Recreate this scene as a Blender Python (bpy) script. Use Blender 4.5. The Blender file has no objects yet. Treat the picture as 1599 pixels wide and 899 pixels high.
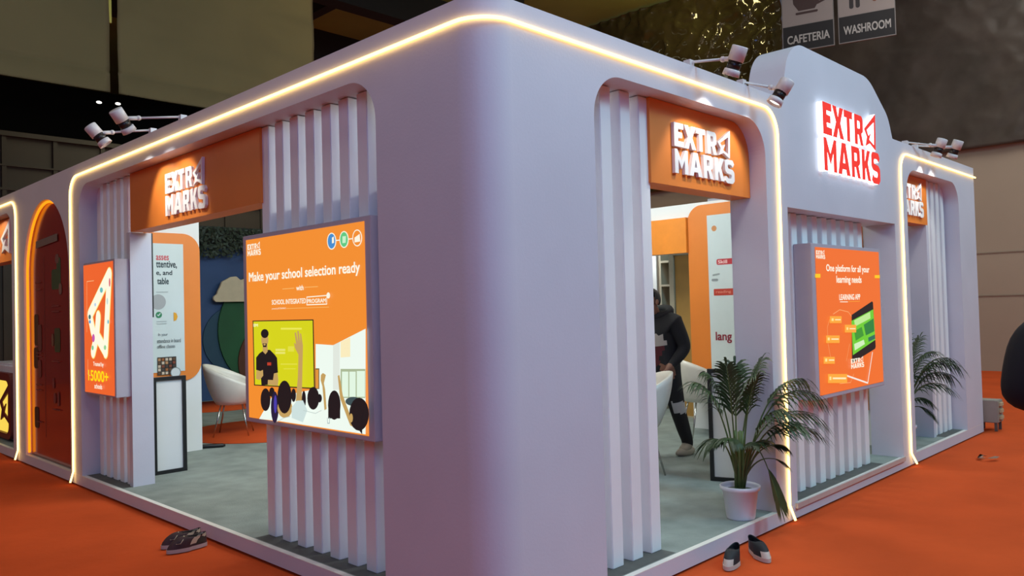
import bpy, bmesh, math, random
from mathutils import Vector, Matrix, geometry, noise
random.seed(7)
SC = bpy.context.scene
COL = SC.collection
PI = math.pi
# ------------------------------------------------------------------ camera, world, lights, exposure
cam_d = bpy.data.cameras.new('camera'); cam = bpy.data.objects.new('camera', cam_d); COL.objects.link(cam)
FW = Vector((0.71346052, 0.70026405, 0.02458354)); RT = Vector((0.70069446, -0.71296182, -0.0266966)); UP = Vector((0.00116755, -0.03627252, 0.99934125))
m4 = Matrix.Identity(4)
for i in range(3):
    m4[i][0] = RT[i]; m4[i][1] = UP[i]; m4[i][2] = -FW[i]
m4[0][3], m4[1][3], m4[2][3] = -2.65839, -2.76534, 1.65
cam.matrix_world = m4
cam_d.sensor_width = 36.0; cam_d.lens = 1247.58 * 36.0 / 1599.0
cam_d.clip_end = 200
SC.camera = cam
SC.view_settings.view_transform = 'Standard'
try: SC.view_settings.look = 'None'
except Exception: pass
SC.view_settings.exposure = 0.0; SC.view_settings.gamma = 1.0
SC.view_settings.use_curve_mapping = False
w = bpy.data.worlds.new('hall_world'); SC.world = w; w.use_nodes = True
w.node_tree.nodes['Background'].inputs[0].default_value = (0.55, 0.58, 0.75, 1)
w.node_tree.nodes['Background'].inputs[1].default_value = 0.10

def area(name, loc, target, size, power, col, size_y=None):
    d = bpy.data.lights.new(name, 'AREA'); d.energy = power; d.color = col; d.size = size
    if size_y: d.shape = 'RECTANGLE'; d.size_y = size_y
    o = bpy.data.objects.new(name, d); COL.objects.link(o); o.location = loc
    o.rotation_euler = (Vector(target) - Vector(loc)).to_track_quat('-Z', 'Y').to_euler()
    return o
# cool white hall floodlight in front, a violet one behind the viewer, ceiling lamps, added fills
area('hall_floodlight', (3.8, -7.5, 9.0), (2.5, 0, 1.4), 2.2, 450, (0.34, 0.76, 1.0))
area('hall_floodlight_violet', (-6.0, -6.5, 5.0), (0.0, 0.0, 1.8), 3.0, 210, (0.22, 0.38, 1.0))
area('added_fill_left', (-7.0, 9.5, 6.0), (0.0, 7.0, 1.4), 4.0, 105, (1.0, 0.84, 0.66))  # unseen warm fill, added to tint the far left facade
area('added_fill_right', (9.0, -7.0, 7.5), (6.2, 0, 1.8), 2.5, 235, (0.80, 0.98, 0.95))  # unseen fill, added to brighten the right end of the facade
area('ceiling_lamp_aisle', (-1.0, -2.6, 8.5), (-1.0, -2.6, 0), 5.0, 270, (1.0, 0.97, 0.92))
area('ceiling_lamp_back', (8.0, 15.5, 9.5), (8.0, 15.5, 0), 6.0, 420, (1.0, 0.97, 0.70))
area('ceiling_lamp_entrance', (13.0, -1.0, 9.5), (13.5, 0.0, 0), 5.0, 380, (1.0, 0.97, 0.9))
area('added_fabric_fill', (1.0, 4.5, 10.0), (2.6, 12.0, 6.6), 3.0, 130, (1.0, 0.96, 0.72))  # unseen light, added to brighten the front of the olive fabric
area('added_glint_light', (14.2, 8.0, 9.6), (17.0, 10.6, 9.9), 0.5, 45, (1.0, 0.82, 0.35))  # small unseen light, added so the crinkled film shows golden glints
# white lamps over the inside of the stall, plus a light added for the slats
area('stall_lamp_left', (1.9, 3.2, 4.0), (2.3, 6.6, 0.2), 1.4, 76, (0.93, 1.0, 0.96))
area('stall_lamp_right', (3.9, 3.1, 3.9), (5.9, 3.0, 1.0), 1.0, 62, (0.90, 1.0, 0.95))
area('added_slat_light', (2.3, 0.8, 3.1), (0.2, 1.7, 1.8), 0.3, 21, (0.92, 1.0, 0.98))  # unseen light, added inside to brighten the sides of the left slats
area('store_lamp', (6.7, 4.2, 2.6), (7.1, 4.2, 1.2), 0.4, 10, (0.95, 1.0, 1.0))

# ------------------------------------------------------------------ helpers
def lin(c):
    def f(v):
        v /= 255.0
        return v / 12.92 if v <= 0.04045 else ((v + 0.055) / 1.055) ** 2.4
    return (f(c[0]), f(c[1]), f(c[2]), 1.0)
MATS = {}
def mat(name, rgb, rough=0.6, metal=0.0, var=0.06, scale=6.0, bump=0.0, bscale=40.0, coat=0.0, spec=None):
    if name in MATS: return MATS[name]
    m = bpy.data.materials.new(name); m.use_nodes = True; nt = m.node_tree; b = nt.nodes['Principled BSDF']
    b.inputs['Roughness'].default_value = rough; b.inputs['Metallic'].default_value = metal
    if coat: b.inputs['Coat Weight'].default_value = coat
    if spec is not None: b.inputs['Specular IOR Level'].default_value = spec
    tc = nt.nodes.new('ShaderNodeTexCoord'); n = nt.nodes.new('ShaderNodeTexNoise'); n.inputs['Scale'].default_value = scale; n.inputs['Detail'].default_value = 4
    nt.links.new(tc.outputs['Object'], n.inputs['Vector'])
    r = nt.nodes.new('ShaderNodeValToRGB'); c = lin(rgb)
    r.color_ramp.elements[0].position = 0.3; r.color_ramp.elements[1].position = 0.7
    r.color_ramp.elements[0].color = (c[0]*(1-var), c[1]*(1-var), c[2]*(1-var), 1); r.color_ramp.elements[1].color = (min(1, c[0]*(1+var)), min(1, c[1]*(1+var)), min(1, c[2]*(1+var)), 1)
    nt.links.new(n.outputs['Fac'], r.inputs['Fac']); nt.links.new(r.outputs['Color'], b.inputs['Base Color'])
    if bump:
        n2 = nt.nodes.new('ShaderNodeTexNoise'); n2.inputs['Scale'].default_value = bscale; n2.inputs['Detail'].default_value = 5
        nt.links.new(tc.outputs['Object'], n2.inputs['Vector'])
        bp = nt.nodes.new('ShaderNodeBump'); bp.inputs['Strength'].default_value = bump; bp.inputs['Distance'].default_value = 0.02
        nt.links.new(n2.outputs['Fac'], bp.inputs['Height']); nt.links.new(bp.outputs['Normal'], b.inputs['Normal'])
    MATS[name] = m
    return m
def emat(rgb, strength=1.0, key=None):
    k = key or ('glow_%d_%d_%d_%d' % (int(rgb[0]), int(rgb[1]), int(rgb[2]), int(strength*100)))
    if k in MATS: return MATS[k]
    m = bpy.data.materials.new(k); m.use_nodes = True; nt = m.node_tree; b = nt.nodes['Principled BSDF']
    b.inputs['Base Color'].default_value = (0.02, 0.02, 0.02, 1); b.inputs['Roughness'].default_value = 0.4
    b.inputs['Specular IOR Level'].default_value = 0.2
    b.inputs['Emission Color'].default_value = lin(rgb); b.inputs['Emission Strength'].default_value = strength
    MATS[k] = m
    return m
def pmat(rgb): return mat('ink_%d_%d_%d' % tuple(int(v) for v in rgb), rgb, 0.7, var=0.02)

WP = {}   # things whose parts are modelled in place: thing -> its base point
def obj(name, bm, m, parent=None, smooth=False, recalc=True, bevel=0.0):
    if bevel: bmesh.ops.bevel(bm, geom=[e for e in bm.edges], offset=bevel, segments=2, affect='EDGES')
    if recalc: bmesh.ops.recalc_face_normals(bm, faces=bm.faces[:])
    me = bpy.data.meshes.new(name); 
    if smooth:
        for f in bm.faces: f.smooth = True
    bm.to_mesh(me); bm.free()
    for x in (m if isinstance(m, (list, tuple)) else [m]): me.materials.append(x)
    if smooth == 'angle': me.shade_smooth() if hasattr(me, 'shade_smooth') else None
    if smooth == 'angle':
        try: me.set_sharp_from_angle(angle=math.radians(40))
        except Exception: pass
    o = bpy.data.objects.new(name, me); COL.objects.link(o)
    if parent:
        o.parent = parent
        if parent.name in WP:
            me.transform(Matrix.Translation(-WP[parent.name])); WP[o.name] = WP[parent.name]
    return o
def thing(name, label, cat, loc=(0, 0, 0), rotz=0.0, group=None):
    o = bpy.data.objects.new(name, None); COL.objects.link(o); o.location = loc; o.rotation_euler = (0, 0, rotz)
    o.empty_display_size = 0.1
    o['label'] = label; o['category'] = cat
    if group: o['group'] = group
    return o
def wthing(name, label, cat, loc, group=None):
    o = thing(name, label, cat, loc, 0, group); WP[o.name] = Vector(loc); return o
def tag(o, label, cat, group=None, kind=None):
    o['label'] = label; o['category'] = cat
    if group: o['group'] = group
    if kind: o['kind'] = kind
    return o
def struct(o): o['kind'] = 'structure'; return o
def add_box(bm, x0, x1, y0, y1, z0, z1, mi=0, M=None):
    vs = [bm.verts.new((x, y, z)) for x in (x0, x1) for y in (y0, y1) for z in (z0, z1)]
    if M is not None:
        for v in vs: v.co = M @ v.co
    for q in ((0, 1, 3, 2), (4, 6, 7, 5), (0, 4, 5, 1), (2, 3, 7, 6), (0, 2, 6, 4), (1, 5, 7, 3)):
        f = bm.faces.new([vs[i] for i in q]); f.material_index = mi
def box(x0, x1, y0, y1, z0, z1):
    bm = bmesh.new(); add_box(bm, x0, x1, y0, y1, z0, z1); return bm
def add_tube(bm, path, rad, seg=10, mi=0, cap=True):
    path = [Vector(p) for p in path]; n = len(path)
    rads = rad if isinstance(rad, (list, tuple)) else [rad]*n
    rings = []; prev = None
    for i, p in enumerate(path):
        t = (path[min(i+1, n-1)] - path[max(i-1, 0)]).normalized()
        if prev is None:
            a = Vector((0, 0, 1)) if abs(t.z) < 0.9 else Vector((1, 0, 0)); u = t.cross(a).normalized()
        else:
            u = (prev - t*prev.dot(t)); u = u.normalized() if u.length > 1e-6 else t.orthogonal().normalized()
        prev = u; v = t.cross(u)
        rings.append([bm.verts.new(p + (u*math.cos(2*PI*k/seg) + v*math.sin(2*PI*k/seg))*rads[i]) for k in range(seg)])
    for a, b in zip(rings, rings[1:]):
        for k in range(seg):
            f = bm.faces.new((a[k], a[(k+1) % seg], b[(k+1) % seg], b[k])); f.material_index = mi; f.smooth = True
    if cap:
        for r in (rings[0][::-1], rings[-1]):
            f = bm.faces.new(r); f.material_index = mi
def tube(path, rad, seg=10):
    bm = bmesh.new(); add_tube(bm, path, rad, seg); return bm
def add_lathe(bm, prof, seg=32, c=(0, 0, 0), mi=0, M=None):
    rings = []
    for r, z in prof:
        ring = [bm.verts.new(Vector((c[0]+max(r, 1e-4)*math.cos(2*PI*k/seg), c[1]+max(r, 1e-4)*math.sin(2*PI*k/seg), c[2]+z))) for k in range(seg)]
        if M is not None:
            for v in ring: v.co = M @ v.co
        rings.append(ring)
    for a, b in zip(rings, rings[1:]):
        for k in range(seg):
            f = bm.faces.new((a[k], a[(k+1) % seg], b[(k+1) % seg], b[k])); f.smooth = True; f.material_index = mi
    for r in (rings[0][::-1], rings[-1]):
        f = bm.faces.new(r); f.material_index = mi
def add_ellipsoid(bm, c, r, seg=16, rings=10, mi=0):
    res = bmesh.ops.create_uvsphere(bm, u_segments=seg, v_segments=rings, radius=1.0)
    for v in res['verts']: v.co = Vector((c[0]+v.co.x*r[0], c[1]+v.co.y*r[1], c[2]+v.co.z*r[2]))
    fs = set(f for v in res['verts'] for f in v.link_faces)
    for f in fs: f.smooth = True; f.material_index = mi
def rpoly(pts, n=8):
    """points (a, b, radius) -> polygon with rounded corners"""
    out = []; N = len(pts)
    for i, (a, b, r) in enumerate(pts):
        p = Vector((a, b)); 
        if r <= 0: out.append((a, b)); continue
        d0 = (Vector(pts[i-1][:2]) - p); d1 = (Vector(pts[(i+1) % N][:2]) - p)
        ang = d0.angle(d1); t = min(r/math.tan(ang/2), d0.length*0.499, d1.length*0.499); d0.normalize(); d1.normalize()
        rr = t*math.tan(ang/2); c = p + (d0+d1).normalized()*(rr/math.sin(ang/2))
        s = p + d0*t; e = p + d1*t; a0 = math.atan2(s.y-c.y, s.x-c.x); a1 = math.atan2(e.y-c.y, e.x-c.x); da = a1-a0
        while da > PI: da -= 2*PI
        while da < -PI: da += 2*PI
        for k in range(n+1): out.append((c.x+rr*math.cos(a0+da*k/n), c.y+rr*math.sin(a0+da*k/n)))
    return out
AX = {'yz': lambda a, b, c: Vector((c, a, b)), 'xz': lambda a, b, c: Vector((a, c, b)), 'xy': lambda a, b, c: Vector((a, b, c))}
def add_plate(bm, outer, holes, ax, c0, c1, mi=0, side_mi=None, caps=(True, True)):
    f = AX[ax]; loops = [outer] + list(holes)
    flat = [p for l in loops for p in l]
    tris = geometry.tessellate_polygon([[Vector((p[0], p[1], 0)) for p in l] for l in loops])
    v0 = [bm.verts.new(f(p[0], p[1], c0)) for p in flat]; v1 = [bm.verts.new(f(p[0], p[1], c1)) for p in flat]
    for t in tris:
        for on, vs in ((caps[0], v0), (caps[1], v1)):
            if on:
                try: bm.faces.new([vs[i] for i in t]).material_index = mi
                except ValueError: pass
    k = 0
    for l in loops:
        n = len(l)
        for i in range(n):
            j = (i+1) % n
            try: bm.faces.new((v0[k+i], v0[k+j], v1[k+j], v1[k+i])).material_index = mi if side_mi is None else side_mi
            except ValueError: pass
        k += n
def plate(outer, holes, ax, c0, c1):
    bm = bmesh.new(); add_plate(bm, outer, holes, ax, c0, c1); return bm
def rect(a0, a1, b0, b1): return [(a0, b0), (a1, b0), (a1, b1), (a0, b1)]
_tc = {}
def text_geo(s, bold=0):
    """outline text as flat vertices and faces, from the built-in font"""
    k = (s, bold)
    if k in _tc: return _tc[k]
    cu = bpy.data.curves.new('t', 'FONT'); cu.body = s; cu.size = 1.0; cu.resolution_u = 3; cu.offset = 0.0
    o = bpy.data.objects.new('t', cu); COL.objects.link(o); dg = bpy.context.evaluated_depsgraph_get()
    me = bpy.data.meshes.new_from_object(o.evaluated_get(dg))
    vs = [(v.co.x, v.co.y) for v in me.vertices]; fs = [tuple(p.vertices) for p in me.polygons]
    bpy.data.objects.remove(o); bpy.data.curves.remove(cu); bpy.data.meshes.remove(me)
    _tc[k] = (vs, fs)
    return vs, fs
# block letters of the two-line logo, unit box 0..1 x 0..1 ------------------------------------------------
def L_E(t=.42, s=.24): return ([(0,0),(1,0),(1,s),(t,s),(t,.5-s/2),(.86,.5-s/2),(.86,.5+s/2),(t,.5+s/2),(t,1-s),(1,1-s),(1,1),(0,1)], [])
def L_X(t=.36): return ([(0,0),(t,0),(.5,.33),(1-t,0),(1,0),(.69,.5),(1,1),(1-t,1),(.5,.67),(t,1),(0,1),(.31,.5)], [])
def L_T(t=.36, s=.24): return ([(.5-t/2,0),(.5+t/2,0),(.5+t/2,1-s),(1,1-s),(1,1),(0,1),(0,1-s),(.5-t/2,1-s)], [])
def L_R(t=.34): return (rpoly([(0,0,0),(t,0,0),(t,.34,0),(.46,.34,0),(.66,0,0),(1,0,0),(.78,.40,0),(.98,.48,.1),(.98,1,.2),(0,1,0)], 4), [rpoly([(t,.55,0),(.62,.55,.06),(.62,.8,.06),(t,.8,0)], 3)])
def L_M(t=.26): return ([(0,0),(t,0),(t,.58),(.5,.2),(1-t,.58),(1-t,0),(1,0),(1,1),(.8,1),(.5,.54),(.2,1),(0,1)], [])
def L_A(t=.3): return ([(0,0),(t,0),(.36,.17),(.64,.17),(1-t,0),(1,0),(.66,1),(.34,1)], [[(.41,.37),(.59,.37),(.5,.72)]])
def L_K(t=.34): return ([(0,0),(t,0),(t,.32),(.42,.42),(.64,0),(1,0),(.68,.58),(.98,1),(.62,1),(t,.6),(t,1),(0,1)], [])
def L_S(t=.3, s=.22):
    return (rpoly([(0,.1,0),(.2,0,.1),(.8,0,.2),(1,.12,.1),(1,.5,.14),(.8,.6,.1),(.34,.63,.04),(.3,.72,.05),(.36,.79,.04),(.66,.79,.04),(.84,.7,0),(1,.84,0),(.84,1,.16),(.16,1,.16),(0,.9,.1),(0,.52,.14),(.2,.42,.1),(.66,.38,.04),(.7,.3,.04),(.64,.21,.04),(.32,.21,.04),(.14,.3,0)], 3), [])
def L_P(): return ([(1,1.26),(0,.61),(.22,.37),(.08,.03),(.44,.17),(.94,-.03)], [[(.85,.95),(.21,.60),(.37,.42),(.60,.58),(.42,.30),(.81,.16)]])
LOGO = [(L_E(), 0, .145, .53, 1), (L_X(), .155, .345, .53, 1), (L_T(), .35, .50, .53, 1), (L_R(), .535, .695, .53, 1), (L_P(), .712, .94, .53, 1.0),
        (L_M(), 0, .205, 0, .48), (L_A(), .225, .435, 0, .48), (L_R(), .46, .62, 0, .48), (L_K(), .65, .815, 0, .48), (L_S(), .83, 1.0, -.02, .49)]
def logo_polys(a0, a1, b0, h):
    """the logo as polygons between coordinates a0 (left) and a1 (right), standing on b0"""
    out = []
    for (o, hs), u0, u1, v0, v1 in LOGO:
        F = lambda p: (a0 + (a1-a0)*(u0+(u1-u0)*p[0]), b0 + h*(v0+(v1-v0)*p[1]))
        out.append(([F(p) for p in o], [[F(p) for p in q] for q in hs]))
    return out
class Art:
    """flat printed or lit picture in one mesh, a material per colour; d = thickness direction"""
    def __init__(s, ax, c, d, emit=True, k=1.0):
        s.bm = bmesh.new(); s.ax = AX[ax]; s.c = c; s.d = d; s.n = 0; s.m = []; s.idx = {}; s.emit = emit; s.k = k
    def mi(s, col):
        if col not in s.idx:
            s.idx[col] = len(s.m); s.m.append(emat(col, s.k) if s.emit else pmat(col))
        return s.idx[col]
    def step(s): s.n += 1; return s.c + s.d*0.0005*s.n
    def tri(s, loops, col, c=None):
        c = s.step() if c is None else c; flat = [p for l in loops for p in l]
        vs = [s.bm.verts.new(s.ax(p[0], p[1], c)) for p in flat]; i = s.mi(col)
        for t in geometry.tessellate_polygon([[Vector((p[0], p[1], 0)) for p in l] for l in loops]):
            try: s.bm.faces.new([vs[q] for q in t]).material_index = i
            except ValueError: pass
    def poly(s, pts, col): s.tri([pts], col)
    def line(s, pts, col, w):
        c = s.step(); i = s.mi(col)
        for p, q in zip(pts, pts[1:]):
            p = Vector(p); q = Vector(q); d = (q-p).normalized(); n = Vector((-d.y, d.x))*w/2
            pl = [p+n, p-n]
            a = math.atan2(-n.y, -n.x)
            ring = [q + Vector((math.cos(a+PI*k/6), math.sin(a+PI*k/6)))*w/2 for k in range(7)] + [p + Vector((math.cos(a+PI+PI*k/6), math.sin(a+PI+PI*k/6)))*w/2 for k in range(7)]
            f = s.bm.faces.new([s.bm.verts.new(s.ax(v.x, v.y, c)) for v in ring]); f.material_index = i
            c += s.d*0.00005
    def text(s, st, col, bold, a0, b0, a1, h):
        vs, fs = text_geo(st, bold); xs = [v[0] for v in vs]; ys = [v[1] for v in vs]
        X0, X1, Y0, Y1 = min(xs), max(xs), min(ys), max(ys); c = s.step(); i = s.mi(col)
        e = .022*bold   # heavier weight: the same outline laid down again a hair to each side
        for k, (ex, ey) in enumerate(((0, 0),) if not bold else ((-e, -e), (e, -e), (-e, e), (e, e), (0, 0))):
            nv = [s.bm.verts.new(s.ax(a0+(a1-a0)*(x+ex-X0)/(X1-X0), b0+h*(y+ey*.8-Y0)/(Y1-Y0), c+s.d*.00006*k)) for x, y in vs]
            for f in fs:
                try: s.bm.faces.new([nv[q] for q in f]).material_index = i
                except ValueError: pass
    def logo(s, col, a0, b0, a1, h):
        c = s.step()
        for o, hs in logo_polys(a0, a1, b0, h): s.tri([o]+hs, col, c)
    def run(s, els):
        for e in els:
            if e[0] == 'p': s.poly(e[2], e[1])
            elif e[0] == 'l': s.line(e[2], e[1], e[3])
            elif e[0] == 't': s.text(e[2], e[1], e[3], *e[4])
            elif e[0] == 'logo': s.logo(e[1], *e[2])
    def done(s, name, parent=None): return obj(name, s.bm, s.m, parent, recalc=False)
# ------------------------------------------------------------------ materials
WHITE = mat('white_paint', (206, 205, 217), 0.55, var=0.03, scale=2.0, bump=0.04, bscale=60)
SLAT = mat('slat_white', (238, 238, 240), 0.5, var=0.02, scale=3.0)
WHITE2 = mat('white_panel', (222, 222, 222), 0.5, var=0.02, scale=3.0)
ORANGE = mat('orange_paint', (228, 128, 46), 0.5, var=0.05, scale=2.0)
GREYBOX = mat('lilac_grey_box', (188, 182, 194), 0.45, var=0.03)
CARPET = mat('orange_red_carpet', (198, 80, 37), 0.95, var=0.10, scale=1.3, bump=0.25, bscale=9.0, spec=0.1)
GREYC = mat('grey_carpet', (138, 146, 142), 0.95, var=0.16, scale=4.0, bump=0.2, bscale=70, spec=0.1)
STRIP = mat('dark_threshold', (84, 86, 84), 0.8, var=0.15, scale=8)
BLACK = mat('black_paint', (22, 22, 24), 0.45)
CHROME = mat('chrome', (190, 186, 180), 0.25, 1.0)
LETTER = mat('white_letter', (236, 234, 234), 0.45, var=0.01)
LEDW = emat((255, 206, 118), 5.0, 'led_warm_white'); LEDO = emat((255, 140, 20), 1.6, 'led_orange')

# ------------------------------------------------------------------ setting: hall floor, ceiling, walls
bm = bmesh.new(); nx, ny = 90, 90
X0, X1, Y0, Y1 = -14.0, 17.0, -14.0, 30.0
# a dense patch of soft folds near the stall, flat far away
gx = [X0, -9] + [-6 + 0.12*i for i in range(120)] + [8.6, 10, 17.0]
gy = [Y0, -9] + [-5 + 0.12*i for i in range(115)] + [9.0, 12, 30.0]
V = []
for y in gy:
    row = []
    for x in gx:
        near = -6 < x < 8.6 and -5 < y < 9
        z = 0.0
        if near and not (x > -0.03 and y > -0.03):
            z = 0.006*noise.noise(Vector((x*1.1, y*1.1, 0))) + 0.004*max(0, noise.noise(Vector((x*3.0, y*0.9, 3))))**2*2 - 0.006
        elif near: z = -0.02
        row.append(bm.verts.new((x, y, min(z, 0.0))))
    V.append(row)
for j in range(len(gy)-1):
    for i in range(len(gx)-1): bm.faces.new((V[j][i], V[j][i+1], V[j+1][i+1], V[j+1][i])).smooth = True
struct(obj('floor', bm, CARPET))
CEIL = mat('olive_ceiling', (142, 152, 82), 0.85, var=0.12, scale=0.5)
DARKW = mat('dark_sheet_metal', (58, 52, 44), 0.6, var=0.2, scale=0.7)
BEIGE = mat('beige_wall', (166, 150, 132), 0.8, var=0.06, scale=0.5)
struct(obj('ceiling', box(X0, 17.4, Y0, 30.4, 10.4, 10.6), CEIL))
bm = bmesh.new(); add_box(bm, 17.0, 17.3, Y0, 30, -0.05, 5.02)
struct(obj('wall_right', bm, BEIGE))
bm = bmesh.new()
for z in (1.63, 2.56): add_box(bm, 16.985, 16.999, Y0, 30, z-0.012, z+0.012)
struct(obj('trim_right', bm, mat('wall_joint', (136, 120, 104), 0.8)))
# far wall behind the stall: dark sheeting with upright ribs and a rail
bm = bmesh.new(); add_box(bm, X0, 17.3, 20.0, 20.3, -0.05, 6.35)
for i in range(24):
    x = -10 + 1.15*i
    add_box(bm, x-0.05, x+0.05, 19.94, 20.0, 0, 6.3)
add_box(bm, X0, 17, 19.9, 20.0, 6.25, 6.37); add_box(bm, X0, 17, 19.93, 20.0, 4.9, 4.96); add_box(bm, X0, 17, 19.93, 20.0, 5.5, 5.54)
struct(obj('wall_back', bm, DARKW))
struct(obj('wall_back_upper', box(X0, 17.3, 29.9, 30.2, -0.05, 10.6), mat('black_void', (18, 16, 15), 0.9)))
# ceiling beams
bm = bmesh.new()
for y in (14.2, 18.5): add_box(bm, 4.0, 17, y, y+0.5, 9.5, 10.4)
for x in (9.2, 13.4): add_box(bm, x, x+0.3, 12.5, 30, 9.9, 10.4)
struct(obj('trim_ceiling_beams', bm, mat('beam_dark', (30, 27, 24), 0.8)))

# dark wrinkled plastic sheeting hung on the right wall above the beige part
def sheeting(name, y0, y1, z0, z1, x, seed, m, label, n=(150, 70), amp=0.05, far=None):
    bm = bmesh.new(); V = []
    for j in range(n[1]+1):
        row = []
        for i in range(n[0]+1):
            y = y0+(y1-y0)*i/n[0]; z = z0+(z1-z0)*j/n[1]; p = Vector((y*0.8, z*1.1, seed))
            d = amp*noise.noise(p) + amp*0.7*(1-abs(noise.noise(p*2.3)))**3 + amp*0.25*noise.noise(p*6)
            row.append(bm.verts.new((x-0.12-d, y, z)))
        V.append(row)
    for j in range(n[1]):
        for i in range(n[0]): bm.faces.new((V[j][i], V[j][i+1], V[j+1][i+1], V[j+1][i])).smooth = True
    bmesh.ops.solidify(bm, geom=bm.faces[:], thickness=0.01)
    return tag(obj(name, bm, m), label, 'plastic sheet')
TARP = mat('brown_plastic_sheet', (104, 94, 86), 0.34, var=0.25, scale=1.2, bump=0.25, bscale=1.5)
GLOSS = mat('glossy_brown_film', (84, 74, 46), 0.10, var=0.2, scale=1.0, bump=0.5, bscale=2.2, coat=0.6)
sheeting('plastic_sheet', -4.0, 6.4, 4.85, 10.35, 17.0, 1.0, TARP, 'dark brown plastic sheeting on the wall behind the hanging signs')
sheeting('plastic_sheet', 6.41, 13.0, 4.9, 10.35, 17.0, 5.0, GLOSS, 'glossy crinkled dark sheeting with golden glints under the ceiling', amp=0.16)
# two olive fabric drops hung from the roof behind the stall
FAB = mat('olive_fabric', (150, 138, 104), 0.8, var=0.06, scale=0.8, bump=0.1, bscale=3)
def drop(x0, x1, seed, label):
    bm = bmesh.new(); n = 60; V = []
    zs = [5.62, 5.66, 5.95, 5.98, 6.02] + [6.1 + 0.09*i for i in range(46)]
    for z in zs:
        row = []
        for i in range(n+1):
            x = x0+(x1-x0)*i/n; d = 0.03*noise.noise(Vector((x*0.7, z*1.4, seed))) + 0.02*(1-abs(noise.noise(Vector((x*0.5, z*2.2, seed+4)))))**4
            if 5.97 < z < 6.0: d -= 0.03
            row.append(bm.verts.new((x, 12.0-d, z)))
        V.append(row)
    for j in range(len(zs)-1):
        for i in range(n): bm.faces.new((V[j][i], V[j][i+1], V[j+1][i+1], V[j+1][i])).smooth = True
    bmesh.ops.solidify(bm, geom=bm.faces[:], thickness=0.02)
    return tag(obj('fabric_drop', bm, FAB), label, 'fabric curtain', 'olive fabric drops under the roof')
drop(-3.5, 2.42, 1, 'wide olive fabric drop at the far left, left of the dark seam')
drop(2.56, 6.54, 7, 'olive fabric drop right of the dark seam, ending above the stall roofline')
o = obj('seam_strap', box(2.30, 2.50, 12.1, 12.16, 6.9, 8.5), mat('yellow_strap', (206, 190, 96), 0.7)); tag(o, 'pale yellow strap showing in the gap between the olive fabric drops', 'strap')
for x, y, z in ((4.84, 19.85, 7.42), (5.32, 19.85, 7.46)):
    bm = bmesh.new(); add_ellipsoid(bm, (0, 0, 0), (0.07, 0.04, 0.035)); o = obj('ceiling_lamp', bm, emat((255, 250, 235), 3.0)); o.location = (x, y, z)
    tag(o, 'tiny distant white lamp under the fabric drop, ' + ('left of two' if x < 5 else 'right of two'), 'lamp')

# ------------------------------------------------------------------ stall: platform and facade
R = 0.19
plan = [(R-R*math.cos(PI/2*k/10), R-R*math.sin(PI/2*k/10)) for k in range(11)] + [(8.25, 0), (8.25, 12.6), (0, 12.6)]
pf = wthing('stall_platform', 'low white platform with grey carpet carrying the exhibition stall', 'platform', (3, 3, 0))
obj('base', plate(plan, [], 'xy', 0.0, 0.096), WHITE, pf)
ins = [(0.04 + (R-0.04)*(1-math.cos(PI/2*k/10)), 0.04 + (R-0.04)*(1-math.sin(PI/2*k/10))) for k in range(11)] + [(8.21, 0.04), (8.21, 12.56), (0.04, 12.56)]
obj('carpet', plate(ins, [], 'xy', 0.096, 0.0995), GREYC, pf)
obj('edge_trim', plate([(x, y) for x, y in plan], [ins], 'xy', 0.096, 0.1), mat('white_trim', (226, 224, 218), 0.4), pf)
for a, b in ((0.9, 2.46), (4.92, 5.85)): obj('threshold', box(0.05, 0.30, a, b, 0.0995, 0.1002), STRIP, pf)
for a, b in ((0.88, 1.6), (3.25, 5.1), (6.95, 7.55)): obj('threshold', box(a, b, 0.05, 0.30, 0.0995, 0.1002), STRIP, pf)
# a loose aluminium kerb in front of the niche
bm = bmesh.new(); add_box(bm, 3.16, 5.5, -0.02, 0.0, 0.075, 0.115); tag(obj('kerb_strip', bm, mat('aluminium', (200, 198, 196), 0.4, 0.3)), 'thin pale metal kerb strip along the step below the tablet screen', 'kerb')

ZT = 3.2
fac = wthing('stall_facade', 'white two-sided exhibition stall facade with rounded corner and arched openings', 'stall', (0.15, 0.15, 0.1))
zb = 0.1
bm = bmesh.new()
# long left side: outline running round its three openings (down to the platform)
def opening(a0, a1, top, r0, r1): return [(a0, zb, 0), (a0, top, r0), (a1, top, r1), (a1, zb, 0)]
left = [(R, zb, 0)] + opening(0.88, 5.87, 2.98, 0.26, 0.26) + opening(6.2, 7.82, 2.97, 0.81, 0.81) + opening(8.32, 10.4, 2.98, 0.26, 0.26) + [(12.6, zb, 0), (12.6, ZT, 0), (R, ZT, 0)]
add_plate(bm, rpoly(left, 14), [], 'yz', 0.0, 0.3)
right = [(R, zb, 0)] + opening(0.85, 2.87, 2.97, 0.26, 0.26) + [(3.2, zb, 0), (3.2, 2.365, 0), (5.5, 2.365, 0), (5.5, zb, 0)] + opening(5.86, 7.6, 2.95, 0.26, 0.26) + [(8.25, zb, 0), (8.25, ZT, 0), (5.52, ZT, .02), (5.42, 3.4, .3), (4.95, 3.69, .5), (3.32, 3.69, .42), (3.17, ZT, .03), (R, ZT, 0)]
add_plate(bm, rpoly(right, 14), [], 'xz', 0.0, 0.3)
arc = [(R-R*math.cos(PI/2*k/28), R-R*math.sin(PI/2*k/28)) for k in range(29)]
# rounded corner skin
strip = [[bm.verts.new((x, y, z)) for z in (zb, ZT)] for x, y in arc]
for a, q in zip(strip, strip[1:]):
    f = bm.faces.new((a[0], q[0], q[1], a[1])); f.smooth = True
for z in (zb, ZT): bm.faces.new([bm.verts.new((x, y, z)) for x, y in arc + [(R, R)]])
fo = obj('facade_shell', bm, WHITE, fac)
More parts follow.
